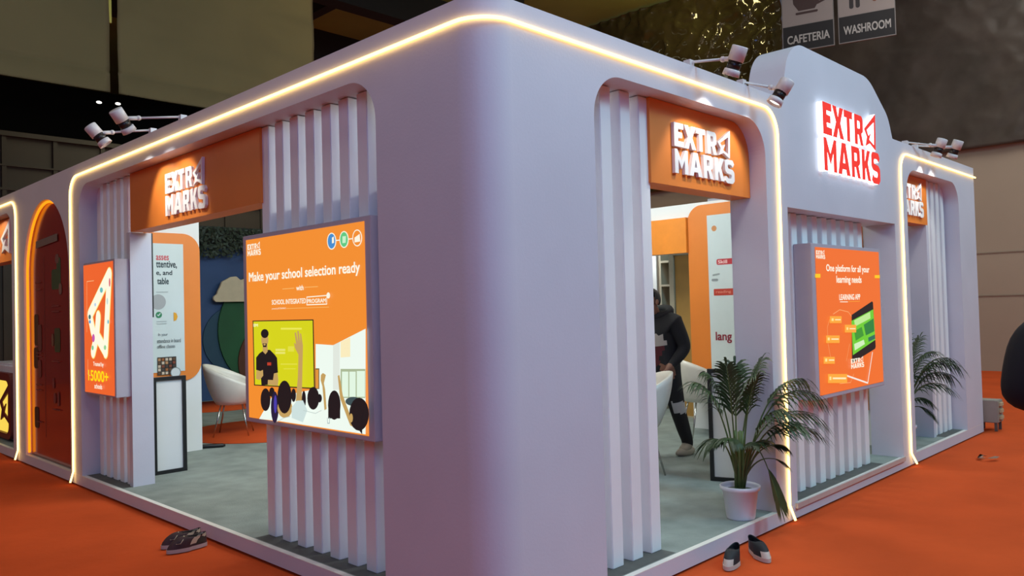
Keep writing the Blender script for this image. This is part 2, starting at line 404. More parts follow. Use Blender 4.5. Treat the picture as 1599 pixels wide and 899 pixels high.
# return wall on the far right end and side wall at the back
obj('end_wall', box(7.97, 8.25, 0.3, 3.5, 0.1, 3.2), WHITE, fac)

# ------------------------------------------------------------------ slat screens
def slats(name, ax, a0, n, label, z1, pitch=0.197, wd=0.105, c0=0.15, c1=0.29, z0=0.1):
    base = (0.2, a0, 0.1) if ax == 'yz' else (a0, 0.2, 0.1)
    t = wthing('slat_screen', label, 'slat screen', base, 'white slat screens')
    for i in range(n):
        a = a0 + pitch*i
        bm = box(c0, c1, a, a+wd, z0, z1) if ax == 'yz' else box(a, a+wd, c0, c1, z0, z1)
        obj('slat', bm, SLAT, t, bevel=0.004)
    return t
t = slats('s', 'yz', 0.975, 8, 'white upright slat screen behind the classroom screen left of the corner column', 2.975)
obj('light_block_board', box(0.292, 0.31, 0.93, 2.48, 0.88, 2.40), SLAT, t)  # unseen board, added to block inside light and darken the slat gaps
slats('s', 'yz', 4.99, 5, 'white upright slat screen behind the arrow light box on the left side', 2.975, pitch=0.18)
slats('s', 'xz', 0.90, 4, 'white upright slat screen right of the corner column beside the doorway', 2.965)
slats('s', 'xz', 3.57, 8, 'white upright slat screen behind the tablet screen in the square niche', 2.36)
slats('s', 'xz', 6.93, 4, 'white upright slat screen in the far right opening', 2.945, pitch=0.175)
# flat jamb boards beside the doors
def jamb(b, label, edge=None):
    t = wthing('jamb_panel', label, 'panel', ((b[0]+b[1])/2, (b[2]+b[3])/2, 0.1), 'white jamb panels')
    bo = obj('board', box(*b), WHITE, t)
    if edge: obj('edge_strip', box(*edge), BLACK, bo)
    return t
jamb((0.13, 0.325, 4.895, 4.975, 0.1, 2.44), 'tall white jamb panel beside the arrow light box', (0.325, 0.34, 4.90, 4.97, 1.65, 2.44))
jamb((6.845, 6.92, 0.13, 0.32, 0.1, 2.44), 'tall white jamb panel in the far right opening behind the palm', (6.85, 6.91, 0.32, 0.335, 1.3, 2.44))

# ------------------------------------------------------------------ orange header signs
def letters(parent, ax, a0, a1, b0, h, c0, c1, m, name='letter'):
    nm = 'EXTRAMARKS'
    for k, (o, hs) in enumerate(logo_polys(a0, a1, b0, h)):
        bm = bmesh.new(); add_plate(bm, o, hs, ax, c0, c1); obj(name, bm, m, parent)
def header(ax, outline, base, label, la0, la1, lb, lh, c0=0.13, c1=0.3, which=None):
    t = wthing('header_sign', label, 'sign', base, 'orange header signs')
    bm = bmesh.new(); add_plate(bm, outline, [], ax, c0, c1); bo = obj('board', bm, ORANGE, t)
    letters(bo, ax, la0, la1, lb, lh, c0-0.022, c0, LETTER)
    return t
header('yz', rect(2.44, 4.87, 2.44, 2.975), (0.2, 3.6, 2.44), 'long orange header sign over the left doorway', 4.03, 3.27, 2.50, .355)
header('xz', rpoly([(1.58, 2.422, 0), (2.866, 2.422, 0), (2.866, 2.966, .25), (1.58, 2.966, 0)]), (2.2, 0.2, 2.42), 'orange header sign over the doorway right of the corner column', 1.825, 2.60, 2.505, .335)
header('xz', rpoly([(5.864, 2.44, 0), (6.90, 2.44, 0), (6.90, 2.945, 0), (5.864, 2.945, .25)]), (6.4, 0.2, 2.44), 'orange header sign over the far right opening, half hidden by the pillar', 5.96, 6.72, 2.515, .33)
t = header('yz', rpoly([(8.75, 2.42, 0), (10.3, 2.42, 0), (10.3, 2.97, 0), (8.75, 2.97, 0)]), (0.2, 9.5, 2.42), 'orange header sign at the far left edge, mostly cut off', 10.2, 9.4, 2.5, .36)
bm = bmesh.new(); o, hs = L_P(); add_plate(bm, [(9.25-.42*x, 2.52+.33*y) for x, y in o], [[(9.25-.42*x, 2.52+.33*y) for x, y in q] for q in hs], 'yz', 0.1, 0.13); obj('letter', bm, LETTER, t)

# ------------------------------------------------------------------ light boxes
def lightbox(ax, a0, a1, z0, z1, depth, art, label, inset, base):
    t = wthing('light_box', label, 'screen', base, 'backlit advertising screens')
    bm = bmesh.new()
    if ax == 'yz': add_box(bm, 0.0, depth, a0, a1, z0, z1)
    else: add_box(bm, a0, a1, 0.0, depth, z0, z1)
    obj('housing', bm, GREYBOX, t, bevel=0.004)
    A = Art(ax, -0.002, -1); A.poly(rect(a0+inset[0], a1-inset[1], z0+inset[2], z1-inset[3]), art[0]); A.run(art[1]); A.done('display', t)
    return t
ART_CLASSROOM=[('logo', (252, 246, 225), (2.3888, 2.0532500000000002, 2.2039, 0.08)), ('l', (252, 246, 225), [(1.3436, 2.0779), (1.2082, 2.0749), (1.0716, 2.0738)], 0.006), ('p', (252, 246, 225), [(1.2917, 2.0724), (1.2947, 2.057), (1.3022, 2.0435), (1.3135, 2.0332), (1.3275, 2.027), (1.3429, 2.0256), (1.3581, 2.0291), (1.3718, 2.0373), (1.3824, 2.0494), (1.389, 2.0641), (1.3909, 2.08), (1.3878, 2.0956), (1.3802, 2.1092), (1.3687, 2.1195), (1.3545, 2.1256), (1.339, 2.1268), (1.3238, 2.123), (1.3104, 2.1147), (1.2999, 2.1026), (1.2935, 2.0881)]), ('p', (70, 140, 205), [(1.2999, 2.073), (1.3024, 2.0595), (1.3087, 2.0476), (1.3181, 2.0385), (1.3298, 2.033), (1.3426, 2.0317), (1.3554, 2.0348), (1.3667, 2.042), (1.3755, 2.0525), (1.381, 2.0654), (1.3825, 2.0794), (1.38, 2.093), (1.3735, 2.105), (1.3639, 2.1142), (1.3521, 2.1195), (1.3392, 2.1206), (1.3266, 2.1174), (1.3154, 2.1101), (1.3067, 2.0996), (1.3013, 2.0868)]), ('p', (252, 246, 225), [(1.1608, 2.072), (1.1637, 2.0569), (1.1709, 2.0437), (1.1818, 2.0335), (1.1953, 2.0274), (1.2101, 2.0261), (1.2248, 2.0296), (1.2379, 2.0376), (1.2481, 2.0494), (1.2544, 2.0639), (1.2562, 2.0795), (1.2533, 2.0947), (1.2459, 2.1081), (1.2348, 2.1182), (1.2212, 2.1241), (1.2063, 2.1253), (1.1917, 2.1216), (1.1788, 2.1135), (1.1687, 2.1017), (1.1626, 2.0874)]), ('p', (95, 200, 130), [(1.1687, 2.0726), (1.1711, 2.0593), (1.1772, 2.0477), (1.1862, 2.0387), (1.1975, 2.0333), (1.2098, 2.0321), (1.2221, 2.0351), (1.233, 2.0421), (1.2415, 2.0525), (1.2467, 2.0651), (1.2482, 2.0788), (1.2457, 2.0922), (1.2395, 2.104), (1.2303, 2.1129), (1.2189, 2.1182), (1.2065, 2.1193), (1.1944, 2.1161), (1.1836, 2.109), (1.1752, 2.0987), (1.1701, 2.0861)]), ('p', (252, 246, 225), [(1.0249, 2.07), (1.0278, 2.0553), (1.0351, 2.0424), (1.0461, 2.0325), (1.0597, 2.0266), (1.0747, 2.0253), (1.0896, 2.0287), (1.1029, 2.0367), (1.1133, 2.0483), (1.1197, 2.0625), (1.1216, 2.0778), (1.1186, 2.0927), (1.1111, 2.1058), (1.0999, 2.1157), (1.0861, 2.1214), (1.071, 2.1225), (1.0562, 2.1188), (1.0431, 2.1108), (1.0329, 2.0992), (1.0267, 2.0851)]), ('p', (243, 142, 46), [(1.0324, 2.0706), (1.0349, 2.0577), (1.0411, 2.0463), (1.0504, 2.0375), (1.0619, 2.0323), (1.0745, 2.0312), (1.087, 2.0342), (1.0982, 2.0411), (1.1069, 2.0513), (1.1123, 2.0637), (1.1138, 2.0772), (1.1113, 2.0903), (1.105, 2.1018), (1.0956, 2.1105), (1.0839, 2.1156), (1.0713, 2.1166), (1.0588, 2.1134), (1.0477, 2.1064), (1.0392, 2.0962), (1.0339, 2.0839)]), ('p', (252, 246, 225), [(1.3319, 2.0962), (1.3124, 2.1023), (1.3111, 2.0639), (1.3332, 2.0617)]), ('p', (200, 240, 200), [(1.2208, 2.0948), (1.1837, 2.094), (1.1891, 2.0546), (1.2223, 2.0549)]), ('p', (252, 246, 225), [(1.0971, 2.0773), (1.0454, 2.0952), (1.0408, 2.0507), (1.0981, 2.0499)]), ('t', (252, 246, 225), 'Make your school selection ready', 1, (2.3632, 1.8573499999999998, 1.0509, 0.0793)), ('t', (252, 246, 225), 'with', 1, (1.7463, 1.79535, 1.6607, 0.0309)), ('l', (250, 190, 110), [(1.9151, 1.8101), (1.7721, 1.8108)], 0.004), ('l', (250, 190, 110), [(1.6421, 1.8109), (1.495, 1.8102)], 0.004), ('t', (252, 246, 225), 'SCHOOL INTEGRATED', 1, (2.0541, 1.71205, 1.6339, 0.0305)), ('l', (252, 246, 225), [(1.6205, 1.7495), (1.6223, 1.7016), (1.3969, 1.7014), (1.395, 1.7531), (1.6205, 1.7495)], 0.006), ('t', (252, 246, 225), 'PROGRAM', 1, (1.613, 1.7117499999999999, 1.4063, 0.0247)), ('p', (252, 246, 225), [(1.3574, 1.752), (1.3586, 1.7463), (1.3616, 1.7413), (1.366, 1.7373), (1.3715, 1.7348), (1.3776, 1.7341), (1.3835, 1.7352), (1.3889, 1.7379), (1.393, 1.7422), (1.3956, 1.7474), (1.3964, 1.7532), (1.3952, 1.7588), (1.3922, 1.7639), (1.3877, 1.7679), (1.3822, 1.7703), (1.3761, 1.771), (1.3702, 1.7699), (1.3649, 1.7671), (1.3607, 1.7629), (1.3582, 1.7577)]), ('t', (252, 246, 225), 'powered by EXTRAMARKS', 0, (2.0521, 1.6772, 1.8719, 0.0135)), ('l', (250, 190, 110), [(1.8637, 1.6829), (1.3725, 1.6832)], 0.003), ('p', (238, 250, 240), [(1.5257, 1.4601), (1.3335, 1.4554), (0.9998, 1.5532), (1.0224, 0.9561), (1.972, 0.9538), (2.2487, 0.9468), (2.1959, 0.9958), (2.0825, 1.0976), (1.5362, 1.1851)]), ('p', (250, 236, 190), [(1.2537, 1.4767), (1.1527, 1.5038), (1.157, 1.391), (1.2572, 1.3843)]), ('p', (225, 232, 222), [(1.3335, 1.4554), (1.2616, 1.4758), (1.2723, 1.1944), (1.3436, 1.1907)]), ('p', (170, 185, 150), [(1.2582, 1.3174), (1.0084, 1.3259), (1.0146, 1.1614), (1.2647, 1.1465)]), ('p', (226, 246, 226), [(1.2432, 1.3021), (1.1785, 1.3045), (1.1841, 1.1582), (1.2489, 1.1544)]), ('p', (226, 246, 226), [(1.1663, 1.3049), (1.1031, 1.3072), (1.1086, 1.1627), (1.1719, 1.159)]), ('p', (226, 246, 226), [(1.091, 1.3111), (1.0117, 1.314), (1.0173, 1.168), (1.0966, 1.1634)]), ('p', (120, 100, 60), [(1.5314, 1.3116), (1.4843, 1.3132), (1.4891, 1.1876), (1.5362, 1.1851)]), ('p', (228, 150, 60), [(1.5249, 1.3045), (1.4946, 1.3056), (1.499, 1.1916), (1.5293, 1.1901)]), ('p', (26, 22, 24), [(2.306, 1.6091), (1.5369, 1.6105), (1.5362, 1.1851), (2.302, 1.1697)]), ('p', (214, 212, 24), [(2.2937, 1.6029), (1.5473, 1.6042), (1.5478, 1.1919), (2.2893, 1.1764)]), ('p', (236, 232, 90), [(1.9298, 1.5597), (1.6739, 1.5593), (1.6743, 1.548), (1.9302, 1.548)]), ('p', (232, 228, 110), [(2.0019, 1.4228), (1.8786, 1.4248), (1.8791, 1.4114), (2.0024, 1.409)]), ('p', (232, 228, 110), [(2.0026, 1.4032), (1.8793, 1.4056), (1.8798, 1.3921), (2.0032, 1.3895)]), ('p', (226, 222, 70), [(1.9386, 1.3288), (1.7358, 1.3348), (1.7361, 1.3273), (1.9389, 1.3211)]), ('p', (226, 222, 70), [(1.9021, 1.2991), (1.755, 1.304), (1.7552, 1.2984), (1.9023, 1.2933)]), ('p', (226, 222, 70), [(1.8408, 1.4417), (1.7677, 1.4428), (1.769, 1.4096), (1.8421, 1.4082)]), ('t', (250, 250, 200), 'EM', 1, (2.2867, 1.56825, 2.2289, 0.0183)), ('p', (26, 22, 24), [(2.2574, 1.3598), (2.2112, 1.3891), (2.1497, 1.4123), (2.0703, 1.4157), (2.0091, 1.3854), (1.9791, 1.3646), (1.9713, 1.2695), (2.0216, 1.2617), (2.0205, 1.1893), (2.191, 1.1772), (2.2036, 1.2708), (2.2606, 1.2768)]), ('p', (196, 160, 95), [(2.2566, 1.2749), (2.2036, 1.2708), (2.1669, 1.2801), (2.1643, 1.2423), (2.2141, 1.2102), (2.263, 1.2161)]), ('p', (196, 160, 95), [(2.0216, 1.2617), (1.9752, 1.2693), (1.9656, 1.2211), (1.9746, 1.1838), (2.1067, 1.1852), (2.1015, 1.2171), (2.0349, 1.2181)]), ('p', (196, 160, 95), [(2.1645, 1.447), (2.0966, 1.4479), (2.0983, 1.4033), (2.1268, 1.3849), (2.1622, 1.4021)]), ('p', (196, 160, 95), [(2.0835, 1.4807), (2.0864, 1.466), (2.0936, 1.4527), (2.1045, 1.442), (2.1181, 1.435), (2.133, 1.4325), (2.1477, 1.4346), (2.1609, 1.4412), (2.1712, 1.4517), (2.1775, 1.465), (2.1793, 1.4799), (2.1764, 1.4947), (2.169, 1.5082), (2.1579, 1.5188), (2.1442, 1.5257), (2.1293, 1.5281), (2.1146, 1.5258), (2.1016, 1.5191), (2.0915, 1.5086), (2.0852, 1.4954)]), ('p', (26, 22, 24), [(2.078, 1.5223), (2.0808, 1.5131), (2.0884, 1.5048), (2.1, 1.4981), (2.1146, 1.4938), (2.1307, 1.4922), (2.1467, 1.4936), (2.1611, 1.4977), (2.1724, 1.5043), (2.1796, 1.5126), (2.1818, 1.5219), (2.1788, 1.5312), (2.1711, 1.5396), (2.1592, 1.5463), (2.1445, 1.5505), (2.1284, 1.552), (2.1124, 1.5505), (2.0982, 1.5463), (2.0871, 1.5397), (2.0801, 1.5315)]), ('p', (26, 22, 24), [(2.1601, 1.456), (2.1042, 1.4567), (2.1091, 1.4328), (2.153, 1.4322)]), ('p', (196, 160, 95), [(2.1164, 1.4486), (2.1172, 1.4468), (2.1196, 1.4451), (2.1231, 1.4437), (2.1276, 1.4428), (2.1326, 1.4424), (2.1375, 1.4427), (2.1419, 1.4435), (2.1454, 1.4447), (2.1476, 1.4464), (2.1484, 1.4482), (2.1475, 1.4501), (2.1452, 1.4518), (2.1416, 1.4531), (2.1371, 1.454), (2.1321, 1.4544), (2.1272, 1.4542), (2.1228, 1.4534), (2.1193, 1.4521), (2.1171, 1.4505)]), ('p', (190, 60, 40), [(2.1011, 1.3319), (2.0499, 1.3334), (2.0507, 1.3137), (2.1018, 1.3121)]), ('p', (26, 22, 24), [(2.0671, 1.0887), (2.0712, 1.0653), (2.0812, 1.0438), (2.0962, 1.0262), (2.1149, 1.0143), (2.1353, 1.0091), (2.1555, 1.0114), (2.1736, 1.0209), (2.1877, 1.0367), (2.1964, 1.0573), (2.1987, 1.0807), (2.1946, 1.1044), (2.1843, 1.1262), (2.1689, 1.1438), (2.15, 1.1555), (2.1295, 1.1603), (2.1093, 1.1576), (2.0916, 1.1479), (2.0778, 1.1321), (2.0694, 1.1117)]), ('p', (26, 22, 24), [(2.0108, 1.141), (2.0129, 1.1312), (2.0181, 1.1222), (2.0261, 1.1148), (2.036, 1.1098), (2.0469, 1.1076), (2.0577, 1.1085), (2.0674, 1.1124), (2.0749, 1.1189), (2.0796, 1.1275), (2.081, 1.1371), (2.0788, 1.147), (2.0735, 1.1561), (2.0654, 1.1635), (2.0554, 1.1684), (2.0445, 1.1705), (2.0337, 1.1695), (2.0242, 1.1656), (2.0167, 1.159), (2.0121, 1.1506)]), ('p', (30, 28, 60), [(1.9608, 1.0467), (1.9645, 1.015), (1.9726, 0.986), (1.9845, 0.9626), (1.9989, 0.9469), (2.0146, 0.9406), (2.03, 0.9444), (2.0435, 0.9579), (2.0538, 0.9799), (2.0599, 1.0082), (2.0612, 1.0399), (2.0575, 1.0721), (2.0492, 1.1013), (2.0371, 1.1248), (2.0225, 1.1402), (2.0067, 1.1461), (1.9915, 1.1419), (1.9781, 1.1281), (1.968, 1.1061), (1.962, 1.0781)]), ('p', (70, 60, 170), [(1.983, 1.0647), (1.9846, 1.0465), (1.988, 1.03), (1.9927, 1.0168), (1.9984, 1.0081), (2.0045, 1.0048), (2.0103, 1.0072), (2.0154, 1.0152), (2.0192, 1.0279), (2.0213, 1.0441), (2.0215, 1.0622), (2.0199, 1.0804), (2.0165, 1.0969), (2.0117, 1.1102), (2.006, 1.1188), (2.0, 1.1221), (1.9941, 1.1195), (1.9891, 1.1115), (1.9853, 1.0988), (1.9832, 1.0827)]), ('p', (26, 22, 24), [(1.7416, 1.1368), (1.7435, 1.1236), (1.748, 1.1115), (1.7548, 1.1017), (1.763, 1.0952), (1.7721, 1.0925), (1.7809, 1.0941), (1.7888, 1.0996), (1.7949, 1.1087), (1.7986, 1.1204), (1.7995, 1.1335), (1.7976, 1.1468), (1.793, 1.159), (1.7862, 1.1688), (1.7778, 1.1752), (1.7688, 1.1778), (1.7599, 1.1762), (1.7521, 1.1705), (1.7461, 1.1615), (1.7425, 1.1499)]), ('p', (26, 22, 24), [(1.6244, 1.1157), (1.6263, 1.0985), (1.6303, 1.0827), (1.6362, 1.07), (1.6433, 1.0616), (1.6509, 1.0584), (1.6584, 1.0606), (1.665, 1.0681), (1.6699, 1.0801), (1.6728, 1.0955), (1.6734, 1.1127), (1.6715, 1.1301), (1.6674, 1.146), (1.6615, 1.1586), (1.6543, 1.167), (1.6467, 1.1701), (1.6392, 1.1678), (1.6327, 1.1602), (1.6278, 1.1482), (1.6249, 1.1329)]), ('p', (26, 22, 24), [(1.4414, 1.1359), (1.443, 1.128), (1.447, 1.1207), (1.453, 1.1148), (1.4606, 1.1107), (1.4688, 1.1089), (1.477, 1.1097), (1.4843, 1.1128), (1.49, 1.1181), (1.4935, 1.1249), (1.4945, 1.1327), (1.4929, 1.1407), (1.4888, 1.148), (1.4827, 1.154), (1.4751, 1.158), (1.4669, 1.1597), (1.4587, 1.159), (1.4515, 1.1558), (1.4458, 1.1505), (1.4424, 1.1437)]), ('p', (196, 160, 95), [(1.7862, 1.0538), (1.7914, 1.0341), (1.805, 1.0157), (1.8258, 1.0003), (1.8518, 0.9894), (1.8806, 0.9841), (1.9094, 0.985), (1.9353, 0.9921), (1.9557, 1.0047), (1.9685, 1.0216), (1.9725, 1.0411), (1.967, 1.0612), (1.9528, 1.08), (1.9313, 1.0954), (1.9047, 1.1061), (1.8757, 1.1109), (1.8472, 1.1096), (1.8219, 1.1021), (1.8022, 1.0895), (1.7899, 1.0729)]), ('p', (26, 22, 24), [(1.7908, 1.1226), (1.7963, 1.0901), (1.8099, 1.0601), (1.8302, 1.0356), (1.8555, 1.0189), (1.8832, 1.0117), (1.9108, 1.0149), (1.9354, 1.0282), (1.9547, 1.0504), (1.9665, 1.0793), (1.9697, 1.1121), (1.964, 1.1454), (1.9499, 1.1759), (1.9288, 1.2005), (1.9031, 1.2168), (1.8751, 1.2232), (1.8478, 1.2192), (1.8237, 1.2054), (1.8052, 1.1832), (1.7939, 1.1547)]), ('p', (196, 160, 95), [(1.7413, 1.0992), (1.67, 1.1092), (1.6497, 1.3653), (1.643, 1.4493), (1.6612, 1.5238), (1.6752, 1.5256), (1.6739, 1.4676), (1.6888, 1.5405), (1.7065, 1.5405), (1.702, 1.4719), (1.7211, 1.533), (1.7392, 1.5273), (1.724, 1.4576), (1.7487, 1.4667), (1.7392, 1.4338), (1.698, 1.3922), (1.7105, 1.2511)]), ('p', (205, 225, 222), [(1.7915, 1.0582), (1.7268, 1.1038), (1.6559, 1.1101), (1.6061, 1.0522), (1.6611, 0.974), (1.794, 0.9917)]), ('p', (26, 22, 24), [(1.4678, 1.1343), (1.4719, 1.1128), (1.4821, 1.093), (1.4975, 1.0767), (1.5166, 1.0656), (1.5376, 1.0607), (1.5584, 1.0627), (1.5771, 1.0713), (1.5917, 1.0858), (1.6007, 1.1047), (1.6033, 1.1263), (1.5991, 1.1482), (1.5885, 1.1683), (1.5728, 1.1846), (1.5534, 1.1955), (1.5322, 1.2), (1.5115, 1.1976), (1.4932, 1.1887), (1.479, 1.1742), (1.4703, 1.1555)]), ('p', (196, 160, 95), [(1.4113, 1.0659), (1.3882, 1.0765), (1.4, 1.1922), (1.4117, 1.2275), (1.3886, 1.2779), (1.4094, 1.2861), (1.4224, 1.2883), (1.4426, 1.2758), (1.4471, 1.244), (1.4287, 1.2087)]), ('p', (26, 22, 24), [(1.2382, 1.1087), (1.2424, 1.0819), (1.2526, 1.0572), (1.2678, 1.0371), (1.2867, 1.0234), (1.3073, 1.0175), (1.3278, 1.0202), (1.346, 1.0311), (1.3602, 1.0494), (1.3689, 1.0731), (1.3712, 1.1), (1.3668, 1.1272), (1.3563, 1.1522), (1.3406, 1.1724), (1.3215, 1.1858), (1.3007, 1.1912), (1.2804, 1.188), (1.2625, 1.1767), (1.2487, 1.1585), (1.2404, 1.135)]), ('p', (26, 22, 24), [(1.3681, 1.0957), (1.2415, 1.1041), (1.2443, 1.0304), (1.371, 1.0206)]), ('p', (196, 160, 95), [(1.2597, 1.2786), (1.2408, 1.2837), (1.2113, 1.1671), (1.1254, 1.0344), (1.112, 0.9925), (1.1417, 0.9986), (1.1703, 1.0395), (1.2398, 1.148)]), ('p', (60, 80, 84), [(1.0298, 1.1435), (1.0338, 1.1354), (1.0449, 1.1276), (1.062, 1.1209), (1.0835, 1.1158), (1.1075, 1.113), (1.1315, 1.1126), (1.1532, 1.1149), (1.1704, 1.1195), (1.1814, 1.126), (1.185, 1.1339), (1.1808, 1.1422), (1.1693, 1.1501), (1.1516, 1.1569), (1.1296, 1.1619), (1.1055, 1.1646), (1.0817, 1.1647), (1.0604, 1.1623), (1.0437, 1.1577), (1.0332, 1.1512)]), ('p', (26, 22, 24), [(0.9548, 1.077), (0.9604, 1.0481), (0.9748, 1.0212), (0.9966, 0.9989), (1.0237, 0.9834), (1.0537, 0.9762), (1.0835, 0.9782), (1.1104, 0.9893), (1.1314, 1.0084), (1.1445, 1.0338), (1.1483, 1.0628), (1.1423, 1.0925), (1.1272, 1.12), (1.1046, 1.1423), (1.0767, 1.1574), (1.0465, 1.1638), (1.017, 1.161), (0.9909, 1.1493), (0.9707, 1.1301), (0.9583, 1.1052)]), ('p', (26, 22, 24), [(1.0243, 1.1354), (1.0264, 1.13), (1.0319, 1.125), (1.0405, 1.1206), (1.0512, 1.1175), (1.063, 1.1159), (1.0748, 1.116), (1.0855, 1.1177), (1.0938, 1.1209), (1.0992, 1.1254), (1.1009, 1.1305), (1.0988, 1.136), (1.0931, 1.1411), (1.0844, 1.1454), (1.0736, 1.1485), (1.0617, 1.1501), (1.0499, 1.15), (1.0394, 1.1482), (1.0312, 1.145), (1.026, 1.1405)]), ('p', (26, 22, 24), [(1.1241, 1.0689), (1.0172, 1.0936), (1.0224, 0.9578), (1.0535, 0.9805), (1.1039, 1.0104)]), ('p', (196, 160, 95), [(1.1101, 1.0441), (1.1113, 1.0361), (1.1141, 1.0287), (1.1183, 1.0227), (1.1234, 1.0186), (1.129, 1.0169), (1.1346, 1.0177), (1.1394, 1.021), (1.1432, 1.0264), (1.1455, 1.0334), (1.1461, 1.0414), (1.1449, 1.0495), (1.1421, 1.0569), (1.1379, 1.0629), (1.1327, 1.067), (1.1271, 1.0686), (1.1215, 1.0678), (1.1167, 1.0645), (1.1129, 1.0591), (1.1107, 1.0521)]), ('l', (190, 205, 200), [(1.972, 0.9538), (1.8768, 0.9853), (1.8028, 1.0005)], 0.004), ('l', (190, 205, 200), [(1.6408, 1.0498), (1.5047, 1.0412), (1.4375, 1.0641)], 0.004), ('l', (170, 190, 190), [(1.374, 1.0239), (1.372, 0.9929), (1.3511, 0.9946), (1.3499, 1.0258)], 0.006)]
